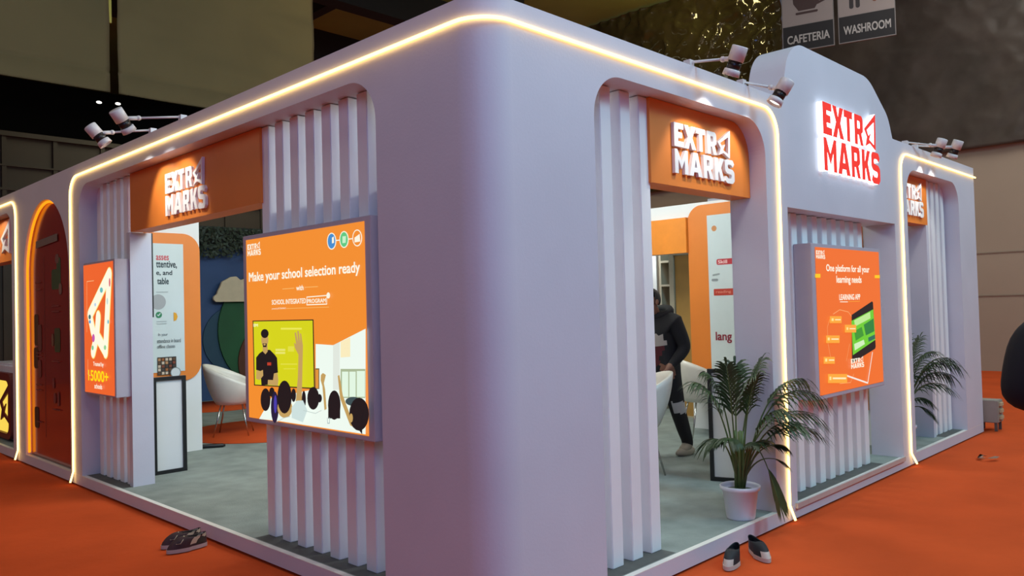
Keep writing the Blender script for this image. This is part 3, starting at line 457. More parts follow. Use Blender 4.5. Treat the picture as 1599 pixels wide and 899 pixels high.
ART_ARROW=[('l', (250, 205, 150), [(5.6679, 1.523), (5.6482, 2.0153), (5.4555, 2.0154)], 0.005), ('l', (250, 205, 150), [(5.6492, 1.2567), (5.6549, 1.1152), (5.5876, 1.1013)], 0.005), ('l', (255, 225, 120), [(5.035, 2.0575), (5.5737, 1.6888), (5.4935, 1.5399), (5.4752, 1.5235)], 0.135), ('l', (255, 225, 120), [(5.035, 2.0575), (5.1607, 1.3396)], 0.135), ('l', (255, 225, 120), [(5.3385, 1.6664), (5.3826, 1.4912), (5.4922, 1.333)], 0.135), ('l', (255, 225, 120), [(5.3826, 1.4912), (5.1604, 1.3491)], 0.135), ('l', (255, 250, 225), [(5.035, 2.0575), (5.5737, 1.6888), (5.4935, 1.5399), (5.4752, 1.5235)], 0.115), ('l', (255, 250, 225), [(5.035, 2.0575), (5.1607, 1.3396)], 0.115), ('l', (255, 250, 225), [(5.3385, 1.6664), (5.3826, 1.4912), (5.4922, 1.333)], 0.115), ('l', (255, 250, 225), [(5.3826, 1.4912), (5.1604, 1.3491)], 0.115), ('p', (110, 190, 190), [(5.1961, 1.9162), (5.1984, 1.9083), (5.2045, 1.9014), (5.2137, 1.896), (5.2252, 1.8927), (5.2378, 1.8919), (5.2504, 1.8935), (5.2617, 1.8976), (5.2705, 1.9036), (5.2761, 1.9109), (5.2778, 1.919), (5.2755, 1.9269), (5.2693, 1.9339), (5.26, 1.9392), (5.2485, 1.9425), (5.2358, 1.9433), (5.2232, 1.9416), (5.212, 1.9375), (5.2033, 1.9315), (5.1978, 1.9242)]), ('p', (60, 110, 110), [(5.5313, 1.6685), (5.5332, 1.6614), (5.5382, 1.655), (5.5459, 1.6499), (5.5554, 1.6467), (5.5658, 1.6457), (5.5762, 1.6469), (5.5855, 1.6503), (5.5928, 1.6555), (5.5973, 1.662), (5.5987, 1.6692), (5.5968, 1.6764), (5.5917, 1.6828), (5.584, 1.6878), (5.5744, 1.691), (5.564, 1.692), (5.5536, 1.6907), (5.5444, 1.6873), (5.5371, 1.6821), (5.5326, 1.6756)]), ('p', (200, 90, 170), [(5.4303, 1.4664), (5.4326, 1.4543), (5.4384, 1.4433), (5.4471, 1.4346), (5.4578, 1.4289), (5.4696, 1.4268), (5.4812, 1.4286), (5.4915, 1.4341), (5.4996, 1.4427), (5.5046, 1.4537), (5.506, 1.4659), (5.5036, 1.4781), (5.4978, 1.4891), (5.489, 1.4979), (5.4782, 1.5035), (5.4664, 1.5055), (5.4548, 1.5036), (5.4445, 1.4981), (5.4366, 1.4894), (5.4316, 1.4785)]), ('p', (120, 200, 150), [(5.4623, 1.3729), (5.4639, 1.3658), (5.4682, 1.3593), (5.4747, 1.3541), (5.4828, 1.3507), (5.4916, 1.3494), (5.5004, 1.3504), (5.5082, 1.3535), (5.5143, 1.3585), (5.5181, 1.3649), (5.5192, 1.372), (5.5175, 1.3791), (5.5132, 1.3856), (5.5067, 1.3908), (5.4986, 1.3942), (5.4898, 1.3954), (5.481, 1.3944), (5.4732, 1.3913), (5.4671, 1.3863), (5.4634, 1.3799)]), ('p', (90, 150, 210), [(5.5283, 1.6223), (5.53, 1.6172), (5.5342, 1.6126), (5.5407, 1.609), (5.5488, 1.6067), (5.5578, 1.6059), (5.5667, 1.6068), (5.5746, 1.6092), (5.5809, 1.6129), (5.5848, 1.6175), (5.586, 1.6226), (5.5844, 1.6278), (5.5801, 1.6323), (5.5736, 1.636), (5.5654, 1.6382), (5.5565, 1.639), (5.5476, 1.6381), (5.5397, 1.6357), (5.5334, 1.632), (5.5295, 1.6274)]), ('p', (220, 110, 120), [(4.9901, 1.9798), (4.9917, 1.9672), (4.9952, 1.956), (5.0004, 1.9471), (5.0066, 1.9416), (5.0134, 1.9398), (5.0201, 1.9421), (5.0259, 1.9481), (5.0304, 1.9573), (5.033, 1.9689), (5.0336, 1.9816), (5.032, 1.9942), (5.0285, 2.0055), (5.0233, 2.0143), (5.017, 2.0199), (5.0102, 2.0216), (5.0036, 2.0193), (4.9977, 2.0132), (4.9933, 2.004), (4.9907, 1.9925)]), ('p', (200, 220, 210), [(5.0536, 1.8085), (5.0551, 1.7988), (5.0586, 1.7901), (5.0637, 1.7832), (5.07, 1.7789), (5.0768, 1.7775), (5.0836, 1.7792), (5.0896, 1.7838), (5.0942, 1.7909), (5.0969, 1.7998), (5.0976, 1.8096), (5.0962, 1.8194), (5.0927, 1.8281), (5.0875, 1.835), (5.0812, 1.8394), (5.0743, 1.8407), (5.0676, 1.839), (5.0617, 1.8343), (5.0571, 1.8272), (5.0543, 1.8183)]), ('p', (120, 190, 210), [(5.0393, 1.619), (5.0406, 1.6132), (5.0439, 1.6079), (5.0489, 1.6037), (5.0551, 1.6011), (5.0619, 1.6002), (5.0687, 1.6012), (5.0747, 1.6039), (5.0794, 1.6081), (5.0823, 1.6134), (5.0831, 1.6193), (5.0818, 1.6251), (5.0785, 1.6304), (5.0734, 1.6346), (5.0672, 1.6372), (5.0604, 1.6381), (5.0537, 1.6371), (5.0477, 1.6344), (5.043, 1.6301), (5.0401, 1.6248)]), ('p', (150, 210, 150), [(5.1191, 1.3816), (5.1209, 1.3747), (5.1255, 1.3684), (5.1326, 1.3634), (5.1414, 1.3601), (5.1511, 1.3588), (5.1607, 1.3597), (5.1693, 1.3627), (5.176, 1.3676), (5.1802, 1.3737), (5.1815, 1.3806), (5.1797, 1.3875), (5.175, 1.3938), (5.1678, 1.3988), (5.159, 1.4021), (5.1493, 1.4034), (5.1397, 1.4024), (5.1312, 1.3994), (5.1245, 1.3945), (5.1203, 1.3884)]), ('p', (190, 210, 230), [(5.3662, 1.7837), (5.3678, 1.7787), (5.3719, 1.7743), (5.3783, 1.7708), (5.3862, 1.7687), (5.3948, 1.768), (5.4035, 1.769), (5.4112, 1.7715), (5.4173, 1.7752), (5.4211, 1.7799), (5.4223, 1.7849), (5.4207, 1.79), (5.4165, 1.7944), (5.4102, 1.7979), (5.4022, 1.8), (5.3935, 1.8006), (5.3849, 1.7996), (5.3772, 1.7971), (5.3712, 1.7934), (5.3674, 1.7888)]), ('t', (252, 246, 225), 'Trusted by', 1, (5.4695, 1.1909, 5.1936, 0.0491)), ('t', (255, 220, 20), '15000+', 1, (5.6086, 1.0583, 5.0747, 0.0995)), ('t', (252, 246, 225), 'schools', 1, (5.44, 0.9886999999999999, 5.2375, 0.0457))]
ART_TABLET=[('logo', (252, 246, 225), (3.676, 1.9823, 3.8484, 0.066)), ('t', (252, 246, 225), 'One platform for all your', 1, (3.8635, 1.8644, 4.792, 0.0743)), ('t', (252, 246, 225), 'learning needs', 1, (4.0606, 1.7692999999999999, 4.5986, 0.0758)), ('p', (250, 200, 30), [(3.6454, 1.8569), (3.7426, 1.858), (3.74, 1.8266), (3.6428, 1.8259)]), ('p', (250, 200, 30), [(4.9153, 1.8597), (5.042, 1.861), (5.0391, 1.8331), (4.9125, 1.8321)]), ('t', (252, 246, 225), 'LEARNING APP', 1, (4.1023, 1.64055, 4.5517, 0.047)), ('l', (252, 246, 225), [(4.1141, 1.6249), (4.2718, 1.6227)], 0.006), ('l', (252, 170, 60), [(4.2903, 1.6243), (4.5406, 1.6247)], 0.004), ('l', (250, 170, 110), [(3.9612, 1.5254), (4.0948, 1.5583), (4.273, 1.5362), (4.3387, 1.4977)], 0.006), ('l', (250, 170, 110), [(3.8339, 1.2829), (3.8335, 1.4232), (3.8942, 1.4917)], 0.005), ('l', (250, 170, 110), [(3.8846, 1.1394), (3.8339, 1.2829)], 0.005), ('l', (250, 170, 110), [(4.0393, 0.9413), (4.2628, 0.9311), (4.3386, 0.9985)], 0.005), ('l', (250, 170, 110), [(4.189, 1.1192), (4.2704, 1.2606)], 0.005), ('l', (245, 235, 225), [(4.1868, 0.9958), (4.6416, 0.895), (4.7782, 1.1573)], 0.014), ('p', (26, 22, 24), [(4.3351, 1.5089), (4.814, 1.6212), (4.8334, 1.6093), (4.8601, 1.2071), (4.8428, 1.1885), (4.3246, 1.0973), (4.3073, 1.1113)]), ('p', (110, 205, 50), [(4.3256, 1.4573), (4.8323, 1.547), (4.8561, 1.2696), (4.3306, 1.1615)]), ('p', (190, 235, 150), [(4.3818, 1.4593), (4.7537, 1.5254), (4.7581, 1.4673), (4.4004, 1.4066)]), ('p', (40, 130, 60), [(4.5935, 1.4149), (4.8293, 1.4653), (4.8382, 1.3483), (4.6334, 1.3183)]), ('p', (210, 240, 190), [(4.3628, 1.2559), (4.5807, 1.2826), (4.6015, 1.2437), (4.3715, 1.1998)]), ('p', (60, 150, 50), [(4.3732, 1.3667), (4.5431, 1.3978), (4.5844, 1.3204), (4.3981, 1.282)]), ('p', (40, 110, 90), [(4.681, 1.297), (4.8455, 1.3188), (4.8468, 1.2798), (4.6872, 1.2584)]), ('logo', (252, 246, 225), (4.275, 1.0462, 4.5612, 0.0845)), ('p', (252, 170, 60), [(3.8747, 1.5099), (4.1121, 1.5036), (4.1068, 1.4459), (3.8698, 1.4536)]), ('p', (252, 170, 60), [(4.1723, 1.4292), (4.4159, 1.421), (4.4096, 1.3541), (4.1664, 1.364)]), ('p', (252, 170, 60), [(3.786, 1.3551), (4.0535, 1.3435), (4.0479, 1.2809), (3.7808, 1.2943)]), ('p', (252, 170, 60), [(3.722, 1.1848), (3.9385, 1.1712), (3.9335, 1.1149), (3.7173, 1.1297)]), ('p', (252, 170, 60), [(3.7921, 1.041), (4.1791, 1.0109), (4.1722, 0.9353), (3.7858, 0.9684)]), ('p', (255, 230, 150), [(3.9027, 1.4915), (3.9409, 1.4904), (3.9391, 1.4691), (3.9008, 1.4703)]), ('p', (255, 230, 150), [(4.2018, 1.4063), (4.2335, 1.4052), (4.2315, 1.3833), (4.1998, 1.3845)]), ('p', (255, 230, 150), [(3.8093, 1.3366), (3.8468, 1.3349), (3.8448, 1.3122), (3.8074, 1.314)]), ('p', (255, 230, 150), [(3.7453, 1.1694), (3.7822, 1.1671), (3.7801, 1.1428), (3.7432, 1.1453)]), ('p', (255, 230, 150), [(3.8151, 1.0182), (3.8484, 1.0156), (3.846, 0.9877), (3.8127, 0.9905)]), ('p', (255, 235, 190), [(3.966, 1.4825), (4.0789, 1.4793), (4.0781, 1.4703), (3.9652, 1.4737)]), ('p', (255, 235, 190), [(4.2601, 1.3969), (4.3849, 1.3923), (4.3841, 1.383), (4.2593, 1.3877)]), ('p', (255, 235, 190), [(3.8756, 1.3265), (4.0208, 1.3198), (4.0199, 1.3092), (3.8746, 1.316)]), ('p', (255, 235, 190), [(3.8106, 1.1583), (3.9154, 1.1515), (3.9144, 1.1409), (3.8097, 1.1478)]), ('p', (255, 235, 190), [(3.8729, 1.0066), (4.1408, 0.9849), (4.1395, 0.9706), (3.8717, 0.9926)])]
lightbox('yz', 0.95, 2.46, 0.915, 2.195, 0.148, ((243, 142, 46), ART_CLASSROOM), 'large orange backlit screen showing a classroom with raised hands', (0.055, 0.05, 0.03, 0.03), (0.07, 1.7, 0.915))
lightbox('yz', 4.92, 5.76, 0.925, 2.195, 0.148, ((238, 100, 44), ART_ARROW), 'narrow orange backlit box with a white arrow and 15000+ at left', (0.025, 0.015, 0.015, 0.02), (0.07, 5.3, 0.925))
lightbox('xz', 3.59, 5.07, 0.84, 2.105, 0.148, ((240, 112, 44), ART_TABLET), 'orange backlit screen showing a tablet in the right niche', (0.07, 0.03, 0.035, 0.03), (4.3, 0.07, 0.84))

# ------------------------------------------------------------------ big red lit logo on the tower
t = wthing('logo_sign', 'big lit logo sign with red faces and white glowing sides on the tower', 'sign', (4.5, -0.06, 2.7))
SIDE = emat((245, 250, 255), 2.6, 'white_letter_glow'); RED = emat((245, 52, 40), 1.0, 'red_letter_face')
for o, hs in logo_polys(3.79, 5.02, 2.705, 0.568):
    bm = bmesh.new(); add_plate(bm, o, hs, 'xz', -0.05, -0.004, mi=0, side_mi=0, caps=(False, True))
    add_plate(bm, o, hs, 'xz', -0.0505, -0.05, mi=1)
    obj('letter', bm, [SIDE, RED], t)

# ------------------------------------------------------------------ LED strips (raised a little off the wall)
def arcpts(c, r, a0, a1, f, n=8): return [f(c[0]+r*math.cos(a0+(a1-a0)*k/n), c[1]+r*math.sin(a0+(a1-a0)*k/n)) for k in range(n+1)]
d = -0.014; ZL = 3.085
yz = lambda y, z: (d, y, z)
xz = lambda x, z: (x, d, z)
p1 = [(d-.03, 6.09, 0.012), (d, 6.09, 0.12)] + arcpts((5.89, ZL-.2), .2, 0, PI/2, yz) + [(d, 3.0, ZL)]
p1 += [(R-(R-d)*math.cos(PI/2*k/10), R-(R-d)*math.sin(PI/2*k/10), ZL) for k in range(11)] + [(1.5, d, ZL)]
p1 += arcpts((2.85, ZL-.2), .2, PI/2, 0, xz) + [(3.04, d, 0.12), (3.06, d-.03, 0.012)]
tag(obj('led_strip', tube(p1, 0.0095, 8), LEDW), 'warm white light strip framing the rounded corner from left pillar to right pillar', 'light strip', 'warm white light strips')
p2 = [(5.73, d-.03, 0.012), (5.675, d, 0.12)] + arcpts((5.875, ZL-.2), .2, PI, PI/2, xz) + [(8.27, d, ZL)]
tag(obj('led_strip', tube(p2, 0.0095, 8), LEDW), 'warm white light strip along the far right opening to the stall end', 'light strip', 'warm white light strips')
p3 = [(d-.03, 8.09, 0.012), (d, 8.09, 0.12)] + arcpts((8.29, ZL-.2), .2, PI, PI/2, yz) + [(d, 12.6, ZL)]
tag(obj('led_strip', tube(p3, 0.0095, 8), LEDW), 'warm white light strip at the far left edge of the stall', 'light strip', 'warm white light strips')
# arched dark red panel with an orange strip hidden in its edge
arch = rpoly([(6.2, .1, 0), (7.82, .1, 0), (7.82, 2.97, .81), (6.2, 2.97, .81)], 20)
t = wthing('arch_panel', 'dark red glossy arched panel with faint printed graphics at left', 'panel', (0.15, 7.0, 0.1))
PRED = mat('dark_red_gloss', (158, 58, 50), 0.16, var=0.08, scale=1.0, coat=0.5)
pa = obj('panel', plate(arch, [], 'yz', 0.06, 0.2), PRED, t)
A = Art('yz', 0.059, -1, emit=False)
A.line([(7.25, .35), (7.25, 2.35)], (120, 62, 54), .012)
for (y0, y1, z0, z1, c) in ((6.72, 6.98, 1.98, 2.2, (60, 84, 52)), (6.66, 6.8, 2.02, 2.32, (60, 84, 52)), (6.72, 6.84, 2.26, 2.36, (120, 84, 74)), (7.48, 7.64, 1.36, 1.72, (70, 48, 34)), (6.7, 6.9, 1.3, 1.56, (66, 76, 44)), (7.5, 7.66, .42, .66, (50, 34, 30)), (7.5, 7.66, 1.1, 1.34, (60, 34, 30)),
                           (7.36, 7.5, 1.3, 1.6, (104, 60, 54)), (6.62, 6.72, 1.92, 2.04, (130, 100, 90)), (6.92, 6.99, 1.36, 1.5, (120, 90, 70)), (7.38, 7.5, 1.0, 1.2, (120, 60, 54)), (6.9, 6.98, .9, 1.02, (130, 60, 54)), (6.86, 6.94, .74, .86, (130, 60, 54)), (6.74, 6.8, .72, .88, (130, 60, 54))):
    A.poly(rpoly([(y0, z0, .04), (y1, z0, .04), (y1, z1, .04), (y0, z1, .04)], 4), c)
for z in (2.08, 2.0, 1.24, 1.28, .92, .86, .5): A.line([(7.36, z), (7.56, z)], (124, 62, 56), .012)
for z in (1.8, 1.74, 1.2, .68): A.line([(6.7, z), (6.95, z)], (124, 62, 56), .012)
A.poly([(6.72, 2.5), (7.5, 2.47), (7.5, 2.55), (6.72, 2.58)], (116, 104, 96))
A.done('print', pa)
op = [(0.035, 7.80, .12), (0.035, 7.80, 1.0), (0.035, 7.80, 2.16)] + [(0.035, 7.01+.79*math.cos(a), 2.16+.79*math.sin(a)) for a in [PI*.5*k/14 for k in range(15)]] + [(0.035, 7.01-.79*math.sin(a), 2.16+.79*math.cos(a)) for a in (.12, .26)]
obj('orange_led', tube(op, 0.014, 8), LEDO, t)
# ------------------------------------------------------------------ clip-on arm spotlights
def spot(base, lamp, aim, label, power=21):
    base = Vector(base); lamp = Vector(lamp); aim = Vector(aim)
    t = wthing('arm_spotlight', label, 'spotlight', base, 'arm spotlights on the stall top')
    d = (aim-lamp).normalized(); q = d.to_track_quat('-Z', 'Y').to_matrix().to_4x4(); M = Matrix.Translation(lamp) @ q   # lamp shines along local -z
    LW = mat('lamp_white', (206, 198, 200), 0.4); DK = mat('lamp_dark_band', (40, 32, 32), 0.35, 0.3)
    hub = lamp - d*0.0; knee = hub + (base-hub)*0.28
    bm = bmesh.new(); add_tube(bm, [base + Vector((0, 0, -.02)), base, knee], [.009, .009, .009], 8); add_box(bm, -.025, .025, -.025, .025, -.03, .012, M=Matrix.Translation(base)); obj('arm', bm, LW, t)
    bm = bmesh.new(); add_tube(bm, [knee, knee + (hub-knee)*.9], [.016, .016], 8); add_ellipsoid(bm, knee, (.02, .02, .02), 10, 6); obj('bracket', bm, LW, t)
    bm = bmesh.new(); add_lathe(bm, [(.0, .075), (.048, .075), (.052, .07), (.052, -.02), (.0, -.02)], 24, M=M); lb = obj('lamp_body', bm, LW, t)
    bm = bmesh.new(); add_lathe(bm, [(.0, -.02), (.044, -.02), (.044, -.075), (.0, -.075)], 24, M=M); obj('heat_sink', bm, DK, lb)
    bm = bmesh.new(); add_lathe(bm, [(.044, -.072), (.052, -.075), (.056, -.115), (.050, -.115), (.046, -.09), (.0, -.088)], 24, M=M); obj('lamp_rim', bm, LW, lb)
    bm = bmesh.new(); add_lathe(bm, [(.0, -.094), (.045, -.094), (.045, -.098), (.0, -.098)], 20, M=M); obj('lens', bm, emat((255, 252, 240), 2.0), lb)
    l = bpy.data.lights.new('spot_beam', 'SPOT'); l.energy = power; l.color = (1.0, .97, .86); l.spot_size = math.radians(78); l.spot_blend = .45; l.shadow_soft_size = .03
    o = bpy.data.objects.new('spot_beam', l); COL.objects.link(o); o.location = lamp + d*.125; o.rotation_euler = d.to_track_quat('-Z', 'Y').to_euler()
spot((0.04, 3.50, 3.235), (-.40, 3.58, 3.17), (.13, 3.72, 2.50), 'arm spotlight over the left header sign, the upper nearer of the pair')
spot((0.04, 4.10, 3.235), (-.375, 4.2, 3.168), (.13, 4.0, 2.5), 'arm spotlight over the left header sign, the lower one further left')
spot((1.92, 0.04, 3.235), (2.02, -.25, 3.215), (2.05, .13, 2.4), 'arm spotlight pointing down over the right header sign, nearer the corner column', 17)
spot((2.62, 0.04, 3.235), (2.72, -.22, 3.14), (2.45, .13, 2.45), 'arm spotlight hanging beside the tower, over the right header sign', 12)
spot((6.0, 0.04, 3.235), (6.33, -.19, 3.20), (6.25, .13, 2.4), 'left one of two arm spotlights above the far right opening', 10)
spot((6.3, 0.04, 3.235), (6.64, -.255, 3.215), (6.70, .13, 2.4), 'right one of two arm spotlights above the far right opening', 10)

spot((0.04, 9.5, 3.235), (-.38, 9.5, 3.17), (.13, 9.1, 2.45), 'arm spotlight over the header sign at the far left edge')
# ------------------------------------------------------------------ far left reception counter
t = wthing('reception_counter', 'white reception counter with yellow lit dark red frame at far left edge', 'counter', (0.5, 9.7, 0.1))
obj('body', box(0.18, 0.75, 8.86, 10.35, 0.1, 1.09), WHITE, t, bevel=.03)
fr = rpoly([(8.95, .13, .14), (10.25, .13, .14), (10.25, .98, .14), (8.95, .98, .14)], 6); fi = rpoly([(9.05, .2, .12), (10.15, .2, .12), (10.15, .88, .12), (9.05, .88, .12)], 6)
obj('frame', plate(fr, [fi], 'yz', 0.12, 0.18), mat('deep_red_frame', (104, 36, 30), .5), t)
lp = obj('lit_panel', plate(fi, [], 'yz', 0.165, 0.178), emat((250, 214, 84), 1.0), t)
bm = bmesh.new(); o, hs = L_P(); F = lambda q: (9.62-.5*q[0], .33+.42*q[1]); add_plate(bm, [F(q) for q in o], [[F(q) for q in h] for h in hs], 'yz', 0.15, 0.165); obj('logo', bm, mat('deep_red_frame', (104, 36, 30), .5), lp)
t = wthing('red_backdrop', 'dark red backdrop wall with pale lines behind the far left counter', 'backdrop', (1.3, 10.3, 0.1))
obj('board', box(1.25, 1.33, 8.4, 12.5, 0.1, 2.9), mat('backdrop_red', (92, 36, 30), .6), t)
A = Art('yz', 1.248, -1, emit=False)
for z in (2.36, 2.28, 1.5, 1.02): A.line([(8.5, z), (12.4, z)], (140, 92, 84), .014)
for k in range(16):
    y = 9.2+.2*k; A.line([(y, 1.05), (y+.05, 1.2), (y-.04, 1.32), (y+.03, 1.46)], (120, 96, 86), .014)
A.done('print', t)

# ------------------------------------------------------------------ inside of the stall: poster walls
PAPER = (204, 214, 216); INK = (44, 58, 66); OR2 = (222, 118, 36)
t = wthing('poster_wall', 'white partition with a big rounded orange panel and text poster in the left doorway', 'partition', (.85, 6.4, .1))
obj('board', box(.32, 1.44, 6.36, 6.46, .1, 2.95), WHITE2, t)
bm = bmesh.new(); add_plate(bm, rpoly([(.36, .92, 0), (1.436, .92, .2), (1.436, 2.6, .2), (.36, 2.6, 0)]), [], 'xz', 6.34, 6.36); op_ = obj('orange_panel', bm, ORANGE, t)
A = Art('xz', 6.337, -1, emit=False)
A.poly(rect(.42, 1.242, 1.03, 2.478), PAPER)
A.text('asses', (200, 80, 90), 1, .935, 2.29, 1.075, .05)
A.text('ttentive,', INK, 1, .935, 2.195, 1.165, .085); A.text('e, and', INK, 1, .935, 2.115, 1.11, .06); A.text('table', INK, 1, .945, 2.02, 1.07, .07)
A.line([(.93, 1.93), (1.06, 1.93)], (150, 160, 164), .006)
c = [(.95+.085*math.cos(2*PI*k/24), 1.82+.085*math.sin(2*PI*k/24)) for k in range(24)]; A.poly(c, (164, 166, 170))
c = [(.955+.035*math.cos(2*PI*k/16), 1.675+.035*math.sin(2*PI*k/16)) for k in range(16)]; A.poly(c, (50, 130, 90)); A.line([(.94, 1.675), (.95, 1.665), (.97, 1.69)], PAPER, .01)
A.poly([(1.12, 1.70), (1.15, 1.69), (1.165, 1.65), (1.15, 1.61), (1.12, 1.6)], (226, 160, 40))
for z in (1.60, 1.575): A.line([(.93, z), (1.04, z)], (160, 168, 172), .005)
A.text('In your', (90, 100, 110), 0, .945, 1.43, 1.05, .04); A.text('attendance in board', (60, 70, 80), 0, .93, 1.36, 1.195, .045); A.text('offline classes', (60, 70, 80), 0, .93, 1.30, 1.13, .04)
A.poly(rect(.93, 1.14, .80+.2, 1.2), (50, 44, 40))
rr = random.Random(3)
for i in range(5):
    for j in range(5):
        A.poly(rect(.935+.04*i, .965+.04*i, 1.006+.038*j, 1.036+.038*j), rr.choice([(150, 90, 50), (96, 66, 46), (180, 130, 90), (70, 60, 56), (200, 180, 160), (120, 60, 40)]))
c = [(1.125+.055*math.cos(2*PI*k/20), 1.02+.055*math.sin(2*PI*k/20)) for k in range(20)]; A.poly(c, (206, 212, 214)); A.line(c+[c[0]], (120, 130, 130), .008)
A.done('poster', op_)

t = wthing('poster_wall', 'white inner wall with orange fascia, dark store opening and poster behind the right doorway', 'partition', (6.05, 2.5, .1))
obj('board', plate([(.35, .1), (2.63, .1), (2.63, 2.275), (4.2, 2.275), (4.2, .1), (5.4, .1), (5.4, 2.885), (.35, 2.885)], [], 'yz', 6.0, 6.1), WHITE2, t)
ORD = ORANGE
bm = bmesh.new(); add_plate(bm, rpoly([(.5, .47, 0), (2.62, .47, 0), (2.62, 2.85, .2), (.5, 2.85, 0)]), [], 'yz', 5.98, 6.0); op_ = obj('orange_panel', bm, ORANGE, t)
bm = bmesh.new(); add_box(bm, 5.94, 6.0, 2.622, 5.0, 2.275, 2.715); obj('orange_fascia', bm, mat('bright_orange_board', (236, 140, 44), .5), t)
A = Art('yz', 5.978, -1, emit=False)
A.poly(rect(.6, 2.345, .62, 2.71), PAPER)
c = [(2.25+.035*math.cos(2*PI*k/16), 2.545+.035*math.sin(2*PI*k/16)) for k in range(16)]; A.poly(c, (206, 140, 90)); 
A.poly(rpoly([(2.23, 2.1, .02), (1.7, 2.1, .02), (1.7, 2.17, .02), (2.23, 2.17, .02)]), (190, 50, 60)); A.text('Skill', (240, 200, 200), 1, 2.21, 2.115, 2.09, .04)
A.poly(rpoly([(2.28, 1.73, .01), (1.7, 1.73, .01), (1.7, 1.81, .01), (2.28, 1.81, .01)]), (190, 60, 44)); A.text('reading', (220, 130, 110), 1, 2.25, 1.75, 2.05, .04)
A.line([(2.28, 1.98), (2.2, 1.99)], (150, 158, 160), .02); A.line([(2.29, 1.92), (2.23, 1.92)], (140, 146, 150), .03)
A.text('lang', (140, 40, 60), 1, 2.27, 1.16, 2.06, .13)
A.done('poster', op_)
# store behind the fascia: lit white board, open shelf frame, tan door
t = wthing('store_shelf', 'dark shelf unit in the store behind the orange fascia', 'shelf', (7.4, 3.55, .1))
SH = mat('shelf_brown', (96, 84, 66), .7); 
bm = bmesh.new(); add_box(bm, 7.62, 7.66, 3.2, 3.95, .1, 2.75); obj('back_board', bm, SH, t)
for y in (3.2, 3.92): obj('upright', box(7.3, 7.64, y, y+.035, .1, 2.75), mat('pale_wood', (170, 160, 140), .6), t)
for z in (.5, 1.0, 1.5, 1.9, 2.25): obj('shelf_board', box(7.3, 7.62, 3.235, 3.92, z, z+.03), mat('pale_wood', (170, 160, 140), .6), t)
tag(obj('store_board', box(7.3, 7.36, 4.0, 5.6, .1, 2.75), WHITE2), 'white lit board in the store behind the standing person', 'board')
t = wthing('store_door', 'tan wooden door standing open in the store under the orange fascia', 'door', (6.8, 3.1, .1))
obj('door_leaf', box(6.75, 6.79, 2.72, 3.32, .1, 2.3), mat('tan_wood', (168, 128, 66), .5, var=.12, scale=3), t); obj('frame', plate([(2.66, .1), (3.4, .1), (3.4, 2.38), (2.66, 2.38)], [[(2.72, .12), (3.33, .12), (3.33, 2.31), (2.72, 2.31)]], 'yz', 6.72, 6.82), mat('pale_wood', (170, 160, 140), .6), t)

# ------------------------------------------------------------------ mural with cloud and leaves beyond the left doorway
t = wthing('mural_wall', 'dark blue and green mural wall with hills behind the white tub chair', 'mural', (5, 11.5, .1))
obj('board', box(2.6, 7.6, 11.5, 11.6, .1, 2.9), mat('mural_blue', (42, 70, 114), .6, var=.12, scale=1.5), t)
def disc(cx, cz, r, y0, y1, a0=0, a1=2*PI, n=40): 
    pts = [(cx+r*math.cos(a0+(a1-a0)*k/n), cz+r*math.sin(a0+(a1-a0)*k/n)) for k in range(n if abs(a1-a0-2*PI) < 1e-6 else n+1)]
    bm = bmesh.new(); add_plate(bm, pts, [], 'xz', y0, y1); return bm
clip = lambda pts: [(x, max(z, .1)) for x, z in pts]
def hill(cx, cz, r, y0, y1):
    pts = clip([(cx+r*math.cos(2*PI*k/48), cz+r*math.sin(2*PI*k/48)) for k in range(48)]); bm = bmesh.new()
    pts2 = [p for i, p in enumerate(pts) if p != pts[i-1]]
    add_plate(bm, pts2, [], 'xz', y0, y1); return bm
obj('hill', hill(4.4, 1.2, .62, 11.47, 11.5), mat('mural_teal', (36, 70, 92), .7), t)
obj('hill', hill(5.25, 1.35, 1.2, 11.43, 11.47), mat('mural_green', (30, 84, 50), .7, var=.2, scale=1.5), t)
obj('hill', hill(5.2, .75, .78, 11.40, 11.43), mat('mural_rust', (92, 50, 30), .7), t)
bm = bmesh.new()
cl = [(3.98, 1.90), (5.2, 1.90), (5.25, 2.1), (5.1, 2.22), (4.95, 2.3), (4.8, 2.26), (4.68, 2.33), (4.55, 2.33), (4.46, 2.30), (4.38, 2.37), (4.27, 2.36), (4.18, 2.31), (4.1, 2.27), (4.06, 2.17), (4.02, 2.10), (4.0, 2.04), (3.94, 2.0), (3.93, 1.94)]
cl = rpoly([(x, z, .05) for x, z in cl], 5)
add_plate(bm, cl, [], 'xz', 11.34, 11.39); obj('cloud', bm, mat('cloud_beige', (206, 190, 160), .6), t, smooth=False)
bm = bmesh.new(); r2 = random.Random(5)
for i in range(1500):
    x = r2.uniform(3.3, 6.2); z = 2.72 + r2.random()**1.0*.55; 
    if z < 2.78 + .07*math.sin(x*6): 
        if r2.random() < .6: continue
    c = Vector((x, 11.42-r2.random()*.14, z)); u = Vector((r2.uniform(-1, 1), r2.uniform(-.4, .4), r2.uniform(-1, 1))).normalized(); v = u.cross(Vector((r2.uniform(-.4, .4), -1, r2.uniform(-.4, .4)))).normalized()
    L = r2.uniform(.03, .06); f = bm.faces.new([bm.verts.new(c+u*L), bm.verts.new(c+v*L*.45), bm.verts.new(c-u*L), bm.verts.new(c-v*L*.45)])
o = obj('hanging_foliage', bm, mat('dark_leaves', (44, 56, 40), .6, var=.4, scale=9), recalc=False); tag(o, 'dark green artificial foliage along the top of the blue mural', 'foliage', kind='stuff')
tag(obj('foliage_board', box(3.0, 6.6, 11.5, 11.6, 2.9, 3.3), mat('dark_board', (40, 40, 36), .8)), 'dark board behind the foliage above the mural', 'board')

